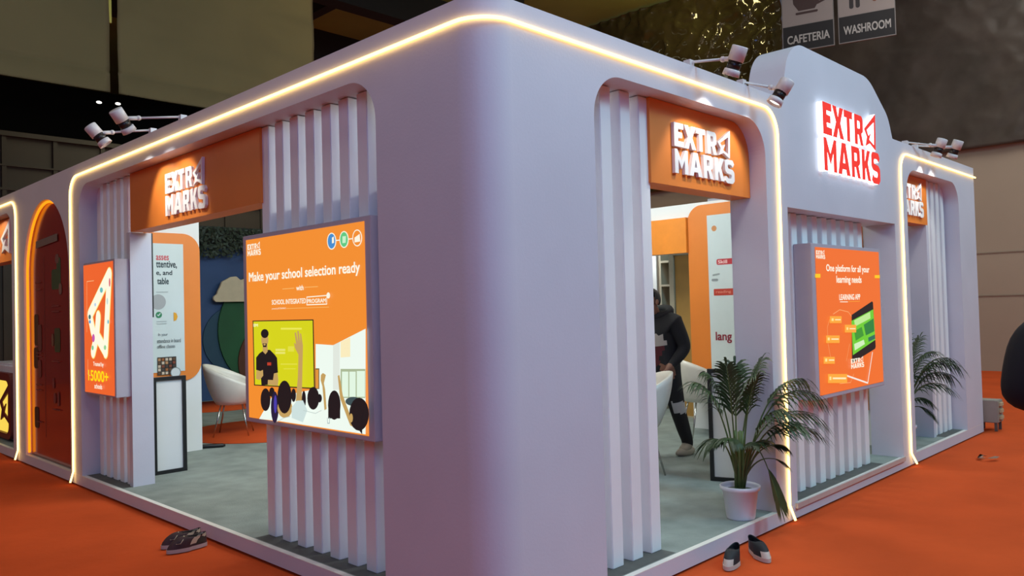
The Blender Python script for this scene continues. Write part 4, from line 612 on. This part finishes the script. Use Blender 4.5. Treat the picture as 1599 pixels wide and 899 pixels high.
# rugs, floor bracket
for cx, cy, r, lab in ((2.72, 7.15, 1.12, 'round orange rug under the white tub chair in the left doorway'), (3.5, 10.5, .86, 'round orange rug further back in front of the mural')):
    bm = bmesh.new(); add_lathe(bm, [(0, 0), (r, 0), (r, .008), (0, .008)], 56); o = obj('round_rug', bm, CARPET); o.location = (cx, cy, .1); tag(o, lab, 'rug', 'round orange rugs')
bm = bmesh.new()
p = [Vector((1.36, 6.48, .125)), Vector((1.48, 6.42, .125)), Vector((1.66, 6.32, .122))]
add_tube(bm, [p[0], p[1], p[2], p[2] + Vector((.03, -.017, 0))], [.022, .024, .024, .012], 12); o = obj('floor_foot', bm, BLACK); tag(o, 'black rounded stand foot on the grey floor at the poster wall end', 'stand foot')

# ------------------------------------------------------------------ black framed white standees
def standee(M, wd, h, label):
    t = thing('framed_panel', label, 'panel', group='black framed white panels'); t.matrix_world = M
    bm = bmesh.new(); add_plate(bm, rect(0, wd, 0, h), [rect(.035, wd-.035, .035, h-.035)], 'xz', -.03, 0.02); obj('frame', bm, BLACK, t)
    obj('sheet', box(.035, wd-.035, -.012, .0, .035, h-.035), WHITE2, t)
    return t
standee(Matrix.Translation((.462, 5.30, .1)), .33, .955, 'white panel in a black frame leaning in the left doorway')
standee(Matrix.Translation((3.535, .94, .1)) @ Matrix.Rotation(math.radians(-72), 4, 'Z'), .62, .97, 'white panel in a black frame behind the large potted palm')

# ------------------------------------------------------------------ white tub chairs
def tub_chair(loc, rotz, label):
    t = thing('tub_chair', label, 'chair', loc, rotz, 'white tub chairs')
    bm = bmesh.new(); N = 40; rows = 8
    def rim(th): f = (1+math.cos(th))/2; return .56 + .36*f**.8
    def P(th, s, inner):
        z0 = .40; z = z0 + (rim(th)-z0)*s; r = .21 + .13*math.sin(s*PI/2)**.8 - (.028 if inner else 0)
        back = Vector((0, -1, 0)); x = r*math.sin(th)*1.02; y = -r*math.cos(th)*(1.0) - .03*s*math.cos(th)
        return (x, y, z + (.03 if inner and s == 0 else 0))
    for inner in (0, 1):
        rings = [[bm.verts.new(P(2*PI*k/N, j/rows, inner)) for k in range(N)] for j in range(rows+1)]
        for a, b in zip(rings, rings[1:]):
            for k in range(N): bm.faces.new((a[k], a[(k+1) % N], b[(k+1) % N], b[k]))
        bm.faces.new(rings[0])
        if inner == 0: top = rings[-1]
        else:
            for k in range(N): bm.faces.new((top[k], top[(k+1) % N], rings[-1][(k+1) % N], rings[-1][k]))
    obj('shell', bm, mat('white_chair_shell', (226, 220, 208), .35), t, smooth=True)
    bm = bmesh.new(); add_lathe(bm, [(0, .43), (.185, .43), (.20, .445), (.20, .475), (.18, .49), (0, .492)], 32); obj('seat_pad', bm, mat('white_pad', (218, 214, 206), .5), t, smooth=False)
    for sx, sy in ((1, 1), (-1, 1), (1, -1), (-1, -1)):
        obj('leg', tube([(sx*.13, sy*.13, .405), (sx*.17, sy*.17, .2), (sx*.215, sy*.215, 0.0)], [.011, .011, .008], 8), CHROME, t)
    return t
def face(dx, dy): return math.atan2(dy, dx) - PI/2
tub_chair((2.2, 7.12, .108), face(.7, -.5), 'white tub chair on the orange rug beside the poster wall')
tub_chair((3.1, 7.2, .108), face(-.8, .3), 'white tub chair mostly hidden behind the classroom screen')
tub_chair((5.60, 2.25, .1), face(.75, -.6), 'white tub chair in front of the orange wall in the right doorway')
tub_chair((3.42, 1.66, .1), face(-.75, .6), 'white tub chair nearest the slats, touched by the standing person')

# ------------------------------------------------------------------ potted palms
LEAF = mat('palm_leaf', (42, 64, 32), .45, var=.35, scale=8); STEM = mat('palm_stem', (86, 104, 52), .5, var=.2)
def frond(tip, arch, rnd, leafn=14, ll=.24, droop=.5, start=.42):
    """one palm frond from the pot centre to tip; two meshes: stalk and leaflets in one part"""
    tip = Vector(tip); b = Vector((rnd.uniform(-.03, .03), rnd.uniform(-.03, .03), .2)); mid = b + (tip-b)*.5 + Vector((0, 0, arch)) - Vector((tip.x, tip.y, 0))*.18
    cur = lambda s: b*(1-s)**2 + mid*2*s*(1-s) + tip*s*s
    bm = bmesh.new(); add_tube(bm, [cur(k/12) for k in range(13)], [.009*(1-.75*k/12) for k in range(13)], 6, mi=1)
    for k in range(leafn):
        s = start + (1-start)*k/(leafn-1); p = cur(s); tg = (cur(min(1, s+.02))-cur(s-.02)).normalized(); side = tg.cross(Vector((0, 0, 1)))
        if side.length < .05: side = Vector((1, 0, 0))
        side.normalize(); up = side.cross(tg)
        L = 1.25*ll*(.55+.45*math.sin(PI*min(1, .25+.75*(k+1)/leafn)))*rnd.uniform(.85, 1.1)
        for sg in ((1, -1) if k < leafn-1 else (0,)):
            d0 = (tg*(.75+.35*s) + side*sg*.62 + up*.12).normalized(); prev = None
            for q in range(5):
                u = q/4; c = p + d0*L*u + Vector((0, 0, -1))*droop*L*u*u; wd = .0105*math.sin(PI*(.12+.88*u))**.8 if q < 4 else .0008
                wv = (d0.cross(up)).normalized()*wd if sg == 0 else (tg - d0*tg.dot(d0)).normalized()*wd
                a, e = bm.verts.new(c+wv), bm.verts.new(c-wv)
                if prev: bm.faces.new((prev[0], a, e, prev[1])).material_index = 0
                prev = (a, e)
    return bm
def palm(loc, tips, label, seed, cane=True):
    rnd = random.Random(seed); t = thing('potted_palm', label, 'potted plant', loc, 0, 'palms in white pots')
    bm = bmesh.new(); add_lathe(bm, [(0, 0), (.098, 0), (.10, .008), (.125, .20), (.14, .205), (.143, .232), (.134, .236), (.126, .215), (.12, .19), (0, .19)], 40)
    obj('pot', bm, mat('white_plastic_pot', (226, 224, 232), .4, var=.01), t)
    bm = bmesh.new(); add_lathe(bm, [(0, .188), (.117, .188), (.117, .196), (0, .20)], 24); obj('soil', bm, mat('soil', (104, 112, 104), .95, var=.3, scale=30), t)
    bm = bmesh.new()
    for k in range(5):
        a = 2*PI*k/5; add_tube(bm, [(.022*math.cos(a), .022*math.sin(a), .19), (.026*math.cos(a), .026*math.sin(a), .4), (.03*math.cos(a), .03*math.sin(a), .62)], [.017, .014, .008], 8)
    obj('stem', bm, STEM, t)
    for tip in tips:
        r_, h_, f_, arch, ll, dr, st = tip
        p = Vector((.70, -.713, 0))*r_ + Vector((.713, .70, 0))*f_ + Vector((0, 0, h_))
        obj('frond', frond(p, arch, rnd, ll=ll, droop=dr, start=st), [LEAF, STEM], t, recalc=False)
    return t
palm((2.585, .14, .1), [(-.30, .98, -.06, .30, .24, .8, .5), (-.18, 1.02, .06, .28, .26, .8, .5), (-.10, 1.10, -.12, .16, .24, .6, .52), (.02, 1.08, .10, .16, .26, .6, .5), (.10, 1.02, -.16, .26, .26, .8, .5), (.20, 1.12, .05, .22, .24, .7, .5),
    (.56, .88, -.02, .48, .22, .9, .5), (.50, .98, .06, .40, .22, .9, .52), (.52, .74, -.10, .40, .22, .8, .5), (.54, .62, -.05, .34, .20, .7, .5), (.36, .70, -.2, .28, .22, .8, .5), (.24, .80, -.22, .24, .22, .8, .5), (-.22, .56, -.05, .26, .15, .8, .55), (-.12, .60, -.18, .2, .16, .8, .58), (.08, .56, -.15, .16, .18, .7, .55), (.20, .54, .05, .14, .16, .8, .6), (.30, .52, -.06, .20, .10, .8, .74), (.30, .40, -.05, .2, .09, .6, .8), (.23, .12, -.16, .72, .16, .3, .80)],
    'large potted palm in a white pot beside the pillar, right doorway', 3)
palm((6.06, .2, .1), [(.55, .86, -.05, .46, .24, .9, .45), (.52, .74, .0, .42, .22, .9, .45), (.42, .64, -.1, .34, .22, .8, .45), (.22, 1.12, 0, .16, .24, .6, .5), (.08, 1.2, .05, .06, .24, .4, .5), (.34, .98, .0, .34, .24, .8, .45), (.24, .50, -.05, .22, .16, .9, .55), (-.12, 1.05, .0, .16, .22, .6, .5), (.28, .36, -.08, .26, .13, .9, .6), (.14, .72, .0, .2, .22, .8, .5), (.46, .92, -.1, .4, .22, .9, .5)],
    'potted palm half hidden behind the lit pillar in the far right opening', 9)

# ------------------------------------------------------------------ shoes
def shoe(loc, rotz, label, upper, sole, lining, accent=None, laces=None, L=.285, group='shoes left outside the stall', toe=None):
    t = thing('shoe', label, 'shoe', loc, rotz, group); hl = L/2; N = 36
    def outl(a):   # toe along +x
        x = hl*math.cos(a); wv = .050 if math.cos(a) > 0 else .040; y = wv*math.sin(a)*(1.0 - .25*max(0, -math.cos(a)))
        return x, y
    bm = bmesh.new(); add_plate(bm, [outl(2*PI*k/N) for k in range(N)], [], 'xy', 0.0, .026); obj('sole', bm, sole, t, bevel=0)
    bm = bmesh.new(); rings = []; M = 7
    for j in range(M+1):
        s = j/M; ring = []
        for k in range(N):
            a = 2*PI*k/N; x0, y0 = outl(a); x0 *= .975; y0 *= .96
            ox, oy = -.050 + .082*math.cos(a), .034*math.sin(a)
            z1 = .088 + .012*max(0, math.cos(a)) + .016*max(0, -math.cos(a))**2
            x = x0+(ox-x0)*s**1.25; y = y0+(oy-y0)*s**1.5*.95; z = .026 + (z1-.026)*math.sin(s*PI/2)**(.9)
            ring.append(bm.verts.new((x, y, z)))
        rings.append(ring)
    for j, (a, b) in enumerate(zip(rings, rings[1:])):
        for k in range(N):
            f = bm.faces.new((a[k], a[(k+1) % N], b[(k+1) % N], b[k])); f.smooth = True
            ang = 2*PI*(k+.5)/N; ca = math.cos(ang)
            if accent and (-.97 < ca < .22 and j in (1, 2, 3, 4, 5) and (k % 4 != 0) and not (ca < -.5 and j < 3)): f.material_index = 1
            if toe and ca > .80 and j < 2: f.material_index = 1
    ms = [upper] + ([accent or toe] if (accent or toe) else [])
    inner = [bm.verts.new((v.co.x*.96-.002, v.co.y*.9, v.co.z-.004)) for v in rings[-1]]
    for k in range(N): bm.faces.new((rings[-1][k], rings[-1][(k+1) % N], inner[(k+1) % N], inner[k]))
    uo = obj('upper', bm, ms, t, recalc=False)
    bm = bmesh.new(); r0 = [bm.verts.new((-.050+.078*math.cos(2*PI*k/N), .031*math.sin(2*PI*k/N), .086)) for k in range(N)]; r1 = [bm.verts.new((-.05+.080*math.cos(2*PI*k/N), .033*math.sin(2*PI*k/N), .034)) for k in range(N)]
    for k in range(N): bm.faces.new((r0[k], r0[(k+1) % N], r1[(k+1) % N], r1[k]))
    bm.faces.new(r1); obj('lining', bm, lining, uo, recalc=False)
    bm = bmesh.new(); add_box(bm, -.0, .045, -.02, .02, -.004, .004, M=Matrix.Translation((-.002, 0, .094)) @ Matrix.Rotation(math.radians(22), 4, 'Y')); obj('tongue', bm, upper, uo, bevel=.003)
    if laces:
        bm = bmesh.new()
        for i in range(4):
            x = .018+.018*i; z = .099-.012*i; add_tube(bm, [(x, -.024, z-.012), (x+.004, 0, z), (x, .024, z-.012)], .003, 6)
        add_tube(bm, [(.02, .0, .1), (.035, .03, .085), (.06, .045, .062), (.085, .03, .06), (.06, .0, .082)], .0028, 6); obj('lace', bm, laces, uo)
    return t
MAR = mat('shoe_maroon', (58, 34, 38), .7, var=.3, scale=20); CREAM = mat('shoe_cream', (196, 184, 156), .7); SOLE = mat('shoe_sole', (176, 164, 160), .7); OLV = mat('shoe_lining', (52, 48, 38), .8)
NAVY = mat('shoe_navy', (26, 27, 34), .7, var=.2, scale=20); PALE = mat('shoe_pale', (196, 184, 174), .6)
shoe((-.235, 2.905, 0), math.radians(176), 'maroon and cream sneaker beside the left step, nearer one of the pair', MAR, SOLE, OLV, CREAM, CREAM)
shoe((-.215, 3.045, 0), math.radians(172), 'maroon and cream sneaker beside the left step, one behind, against the step', MAR, SOLE, OLV, CREAM, CREAM)
shoe((1.90, -.17, 0), math.radians(196), 'black sneaker with pale toe by the right step, the left one', NAVY, PALE, BLACK, toe=PALE)
shoe((2.15, -.22, 0), math.radians(232), 'black sneaker with pale toe by the right step, the right one', NAVY, PALE, BLACK, toe=PALE)

# ------------------------------------------------------------------ hanging direction signs
def hang(M, wd, label, word, pic, chain=True):
    t = thing('hanging_sign', label, 'sign', group='direction signs under the roof'); t.matrix_world = M; h = 1.45
    obj('board', box(0, wd, 0, .05, 0, h), mat('sign_grey_edge', (130, 122, 120), .6), t)
    A = Art('xz', -.001, -1, emit=False); A.poly(rect(.015, wd-.015, .02, .54), (34, 30, 32)); A.poly(rect(.015, wd-.015, .545, h-.02), (150, 136, 132))
    A.text(word, (176, 168, 164), 1, .1, .17, wd-.09, .17); pic(A, wd); A.done('face', t)
    bm = bmesh.new(); 
    for x in (.15, wd-.15): add_tube(bm, [(x, .025, h), (x, .025, 10.4-M.translation.z)], .008, 6)
    obj('hanger', bm, BLACK, t)
def cup(A, w):
    c = (70, 50, 48); A.poly([(.22, 1.25), (.78, 1.25), (.76, 1.0), (.66, .84), (.34, .84), (.24, 1.0)], c); A.poly(rpoly([(.28, .76, .03), (.72, .76, .03), (.72, .81, .02), (.28, .81, .02)]), c)
    A.line([(.76, 1.18), (.88, 1.15), (.88, 1.0), (.72, .94)], c, .05)
def people(A, w):
    c = (50, 44, 46); o = (120, 66, 46)
    for x in (.22, .34): A.poly(rpoly([(x, .68, .04), (x+.08, .68, .04), (x+.08, 1.05, 0), (x, 1.05, 0)]), c)
    A.poly(rect(.18, .46, 1.0, 1.35), c)
    for x in (.66, .78): A.poly(rpoly([(x, .75, .03), (x+.07, .75, .03), (x+.07, 1.05, 0), (x, 1.05, 0)]), o)
    A.poly([(.6, 1.02), (.92, 1.02), (.84, 1.35), (.68, 1.35)], o)
SR = Matrix.Rotation(math.atan2(-1.94, .55), 4, 'Z')
hang(Matrix.Translation((13.42, 4.80, 6.86)) @ SR, 1.02, 'hanging sign with a cup reading CAFETERIA, left of the pair', 'CAFETERIA', cup)
hang(Matrix.Translation((13.72, 3.74, 6.86)) @ SR, 1.06, 'hanging sign reading WASHROOM with two leg figures, right of the pair', 'WASHROOM', people)

# ------------------------------------------------------------------ power box and litter at the right end
t = wthing('power_box', 'grey floor power box on legs at the right end of the stall', 'electrical box', (8.45, .0, 0)); GB = mat('grey_box', (150, 142, 132), .6)
obj('cabinet', box(8.32, 8.56, -.14, .10, .10, .37), GB, t, bevel=.008)
for x, y in ((8.35, -.11), (8.53, -.11), (8.35, .07), (8.53, .07)): obj('leg', box(x-.015, x+.015, y-.015, y+.015, 0, .1), mat('grey_steel', (100, 96, 90), .5, .4), t)
for z in (.16, .24, .32):
    bm = bmesh.new(); add_box(bm, 8.38, 8.5, -.165, -.14, z-.022, z+.022); obj('socket', bm, mat('socket_beige', (190, 172, 138), .6), t, bevel=.004)
bm = bmesh.new(); r3 = random.Random(4); V = []
for i in range(9):
    a = i/8*5.0; rr = .04+.05*(i/8); c = Vector((rr*math.cos(a)*1.6, rr*math.sin(a), .018+.014*r3.random())); V.append((bm.verts.new(c), bm.verts.new(c+Vector((.03*r3.random()-.01, .04, .02*r3.random()-.008)))))
for a, b in zip(V, V[1:]): bm.faces.new((a[0], b[0], b[1], a[1])).smooth = True
bmesh.ops.solidify(bm, geom=bm.faces[:], thickness=.002); o = obj('plastic_wrapper', bm, mat('clear_film', (200, 168, 150), .3)); o.location = (6.42, -.5, 0.0); tag(o, 'crumpled pale plastic wrapper lying on the orange carpet at right', 'litter')
# ------------------------------------------------------------------ people
def skin_body(name, J, E, rad, root, regions, mats, parent, sub=2):
    """grow one continuous body from joints J, bones E and radii; each face takes the material of its nearest bone"""
    names = list(J); me = bpy.data.meshes.new(name); me.from_pydata([J[n] for n in names], [(names.index(a), names.index(b)) for a, b, *_ in E], [])
    o = bpy.data.objects.new(name, me); COL.objects.link(o)
    md = o.modifiers.new('skin', 'SKIN'); md.use_smooth_shade = True
    for i, n in enumerate(names):
        sv = me.skin_vertices[0].data[i]; r = rad[n]; sv.radius = r if isinstance(r, tuple) else (r, r); sv.use_root = (n == root)
    ss = o.modifiers.new('sub', 'SUBSURF'); ss.levels = sub; ss.render_levels = sub
    dg = bpy.context.evaluated_depsgraph_get(); nm = bpy.data.meshes.new_from_object(o.evaluated_get(dg)); bpy.data.objects.remove(o); bpy.data.meshes.remove(me)
    nm.name = name
    for m in mats: nm.materials.append(m)
    segs = [(Vector(J[a]), Vector(J[b]), k) for a, b, k in E]
    for p in nm.polygons:
        c = p.center; best = None
        for a, b, k in segs:
            ab = b-a; u = max(0, min(1, (c-a).dot(ab)/max(ab.length_squared, 1e-9))); dd = (c-a-ab*u).length
            if best is None or dd < best[0]: best = (dd, k)
        p.material_index = regions(best[1], c); p.use_smooth = True
    ob = bpy.data.objects.new(name, nm); COL.objects.link(ob); ob.parent = parent
    return ob
def hand_bones(J, E, rad, side, w, d, key, curl=.5, sgn=1, s=1.0):
    """palm and five fingers continuing from wrist joint w along direction d"""
    d = Vector(d).normalized(); ac = Vector((0, 1, 0)) if abs(d.y) < .8 else Vector((1, 0, 0)); ac = (ac - d*ac.dot(d)).normalized(); nn = d.cross(ac)*sgn; W = Vector(J[w])
    pk = side+'palm'; J[pk] = tuple(W + d*.055*s); rad[pk] = (.030*s, .022*s); E.append((w, pk, key))
    for i, (off, ln) in enumerate(((-.027, .062), (-.009, .076), (.009, .072), (.026, .056))):
        k0 = pk; p = Vector(J[pk]) + ac*off*s + d*.028*s; n0 = side+'f%da' % i; J[n0] = tuple(p); rad[n0] = .0095*s; E.append((pk, n0, key))
        p1 = p + (d*.8 + nn*curl*.6).normalized()*ln*.5*s; n1 = side+'f%db' % i; J[n1] = tuple(p1); rad[n1] = .0085*s; E.append((n0, n1, key))
        p2 = p1 + (d*.5 + nn*curl).normalized()*ln*.5*s; n2 = side+'f%dc' % i; J[n2] = tuple(p2); rad[n2] = .007*s; E.append((n1, n2, key))
    p = W + d*.03*s - ac*.032*s; J[side+'t0'] = tuple(p); rad[side+'t0'] = .012*s; E.append((pk, side+'t0', key)); p1 = p + (d*.7 - ac*.5 + nn*.3).normalized()*.05*s; J[side+'t1'] = tuple(p1); rad[side+'t1'] = .009*s; E.append((side+'t0', side+'t1', key))
def person(loc, rotz, label, pose, mats, regions, bulk=1.0, sc=1.0, sub=2, hood=None):
    t = thing('person', label, 'person', loc, rotz); t.scale = (sc, sc, sc)
    J = dict(pelvis=(0, 0, .92), waist=(0, .0, 1.06), chest=(0, .02, 1.24), neckb=(0, .02, 1.41), neck=(0, .04, 1.48), jaw=(0, .075, 1.53), head=(0, .075, 1.60), crown=(0, .06, 1.665),
             hipL=(-.085, 0, .86), kneeL=(-.10, .03, .48), ankL=(-.10, -.02, .09), hipR=(.085, 0, .86), kneeR=(.10, .03, .48), ankR=(.10, -.02, .09),
             shL=(-.17, .01, 1.37), elL=(-.225, -.04, 1.11), wrL=(-.22, .10, .89), shR=(.17, .01, 1.37), elR=(.225, -.04, 1.11), wrR=(.22, .10, .89))
    J.update(pose)
    for s, x in (('L', -1), ('R', 1)):
        a = Vector(J['ank'+s]); J['toe'+s] = (a.x, a.y+.13, max(a.z-.055, .035)) if 'toe'+s not in pose else pose['toe'+s]
    E = [('pelvis', 'waist', 'torso'), ('waist', 'chest', 'torso'), ('chest', 'neckb', 'torso'), ('neckb', 'neck', 'neck'), ('neck', 'jaw', 'head'), ('jaw', 'head', 'head'), ('head', 'crown', 'head')]
    for s in 'LR':
        E += [('pelvis', 'hip'+s, 'leg'), ('hip'+s, 'knee'+s, 'leg'), ('knee'+s, 'ank'+s, 'leg'), ('ank'+s, 'toe'+s, 'foot'), ('neckb', 'sh'+s, 'torso'), ('sh'+s, 'el'+s, 'arm'), ('el'+s, 'wr'+s, 'arm')]
    b = bulk
    rad = dict(pelvis=(.135*b, .115*b), waist=(.135*b, .115*b), chest=(.155*b, .125*b), neckb=(.085*b, .08*b), neck=.055, jaw=(.066, .072), head=(.080, .092), crown=(.062, .070))
    for s in 'LR': rad.update({'hip'+s: .092*b, 'knee'+s: .066*b, 'ank'+s: .05*b, 'toe'+s: .042, 'sh'+s: .075*b, 'el'+s: .058*b, 'wr'+s: .036*b})
    for s, sg in (('L', 1), ('R', -1)):
        hand_bones(J, E, rad, s, 'wr'+s, Vector(J['wr'+s]) - Vector(J['el'+s]), 'hand', curl=.7, sgn=sg)
    body = skin_body('body', J, E, rad, 'pelvis', regions, mats, t, sub)
    H = Vector(J['head']); N = Vector(J['neck']); upd = (Vector(J['crown'])-Vector(J['jaw'])).normalized(); fwd = Vector((0, 1, 0)); fwd = (fwd-upd*fwd.dot(upd)).normalized(); sd = fwd.cross(upd)
    Q = Matrix((sd, fwd, upd)).transposed().to_4x4(); HM = Matrix.Translation(H + upd*.01) @ Q
    # hair cap
    bm = bmesh.new(); add_ellipsoid(bm, (0, 0, 0), (.092, .108, .115), 20, 14)
    dele = [v for v in bm.verts if (v.co.y > .045 and v.co.z < .055) or v.co.z < -.055]
    bmesh.ops.delete(bm, geom=dele, context='VERTS')
    for v in bm.verts: v.co = HM @ (v.co + Vector((0, -.012, .02)))
    bmesh.ops.solidify(bm, geom=bm.faces[:], thickness=.008); obj('hair', bm, mat('black_hair', (18, 15, 15), .6, var=.3, scale=40), t, smooth=True)
    # face: nose, ears, eyes, mouth
    sk = mats[0]; bm = bmesh.new(); add_ellipsoid(bm, (0, .105, -.02), (.014, .02, .024), 10, 8); 
    for x in (-.088, .088): add_ellipsoid(bm, (x, .0, -.01), (.012, .022, .032), 10, 8)
    for v in bm.verts: v.co = HM @ v.co
    obj('nose_and_ears', bm, sk, t, smooth=True)
    for x in (-.032, .032):
        bm = bmesh.new(); add_ellipsoid(bm, (x, .086, .005), (.013, .008, .008), 10, 6)
        for v in bm.verts: v.co = HM @ v.co
        obj('eye', bm, mat('eye_dark', (40, 30, 28), .2), t, smooth=True)
    bm = bmesh.new(); add_ellipsoid(bm, (0, .088, -.062), (.024, .008, .007), 10, 6)
    for v in bm.verts: v.co = HM @ v.co
    obj('mouth', bm, mat('lips', (110, 60, 54), .5), t, smooth=True)
    if hood:
        nb = Vector(J['neckb']); bm = bmesh.new(); ring = [nb + Vector((.105*math.cos(2*PI*k/20), -.02 + .085*math.sin(2*PI*k/20), .055 - .03*math.sin(2*PI*k/20))) for k in range(21)]
        add_tube(bm, ring, [.036 + .022*max(0, -math.sin(2*PI*k/20)) for k in range(21)], 10); obj('hood', bm, hood, t, smooth=True)
    # shoes
    for s in 'LR':
        a = Vector(J['ank'+s]); q = Vector(J['toe'+s]); dv = Vector((q.x-a.x, q.y-a.y, 0)).normalized(); c = a + dv*.055; z0 = min(a.z, q.z)-.05
        bm = bmesh.new(); add_ellipsoid(bm, (0, 0, 0), (.052, .145, .062), 18, 12)
        for v in bm.verts:
            v.co.z = max(v.co.z, -.035)
            if v.co.y > 0: v.co.z *= 1 - .35*(v.co.y/.145)
        A = math.atan2(-dv.x, dv.y)
        for v in bm.verts: v.co = Matrix.Translation((c.x, c.y, max(z0, -.01)+.045)) @ Matrix.Rotation(A, 4, 'Z') @ v.co
        obj('shoe', bm, mats[4], t, smooth=True)
    return t
SKIN = mat('skin_brown', (132, 90, 70), .55); 
J1 = [SKIN, mat('jacket_black', (20, 20, 24), .8), mat('jacket_grey_band', (176, 168, 160), .8), mat('jacket_maroon', (84, 26, 34), .8), mat('walking_shoe', (150, 140, 124), .7), mat('trousers_black', (18, 18, 21), .85), mat('trouser_patch', (168, 166, 164), .8)]
def reg1(k, c):
    if k in ('head', 'hand'): return 0
    if k == 'neck': return 1 if c.z < 1.49 else 0
    if k == 'torso':
        if c.z < .9: return 5
        if 1.13 < c.z < 1.25: return 2
        if .92 < c.z <= 1.13: return 3
        return 1
    if k == 'arm': return 1
    if k == 'foot': return 4
    if k == 'leg' and .44 < c.z < .56 and c.x < -.1: return 6
    return 5
person((4.22, 1.86, .1), face(-.93, .10), 'person in a black jacket with grey and maroon bands standing inside, head bowed', dict(
    neck=(0, .09, 1.46), jaw=(0, .16, 1.50), head=(0, .17, 1.565), crown=(0, .15, 1.63), chest=(0, .04, 1.24), neckb=(0, .05, 1.40), shL=(-.18, .02, 1.36), shR=(.17, .05, 1.36),
    elL=(-.235, -.07, 1.10), wrL=(-.20, .12, .93), elR=(.22, .08, 1.1), wrR=(.12, .28, 1.0),
    kneeL=(-.10, -.08, .48), ankL=(-.10, -.24, .10), kneeR=(.09, .14, .48), ankR=(.09, .20, .09), toeL=(-.10, -.11, .04), toeR=(.09, .33, .04)), J1, reg1, 1.28, 1.0, 3, J1[1])
J2 = [SKIN, mat('coat_navy', (14, 16, 24), .9), mat('coat_navy', (14, 16, 24), .9), mat('coat_navy', (14, 16, 24), .9), mat('dark_shoe', (24, 22, 22), .5), mat('trousers_dark', (20, 21, 28), .85)]
def reg2(k, c):
    if k in ('head', 'hand', 'neck'): return 0
    return {'torso': 1, 'arm': 1, 'foot': 4}.get(k, 5) if not (k == 'torso' and c.z < .85) else 5
person((1.376, -2.176, 0), face(.71, .70), 'person in a dark navy coat standing at the right edge of the photo', dict(
    elL=(-.32, -.03, 1.15), wrL=(-.10, .22, 1.20), shL=(-.24, .0, 1.375), shR=(.24, .0, 1.375)), J2, reg2, 1.5, 1.06)
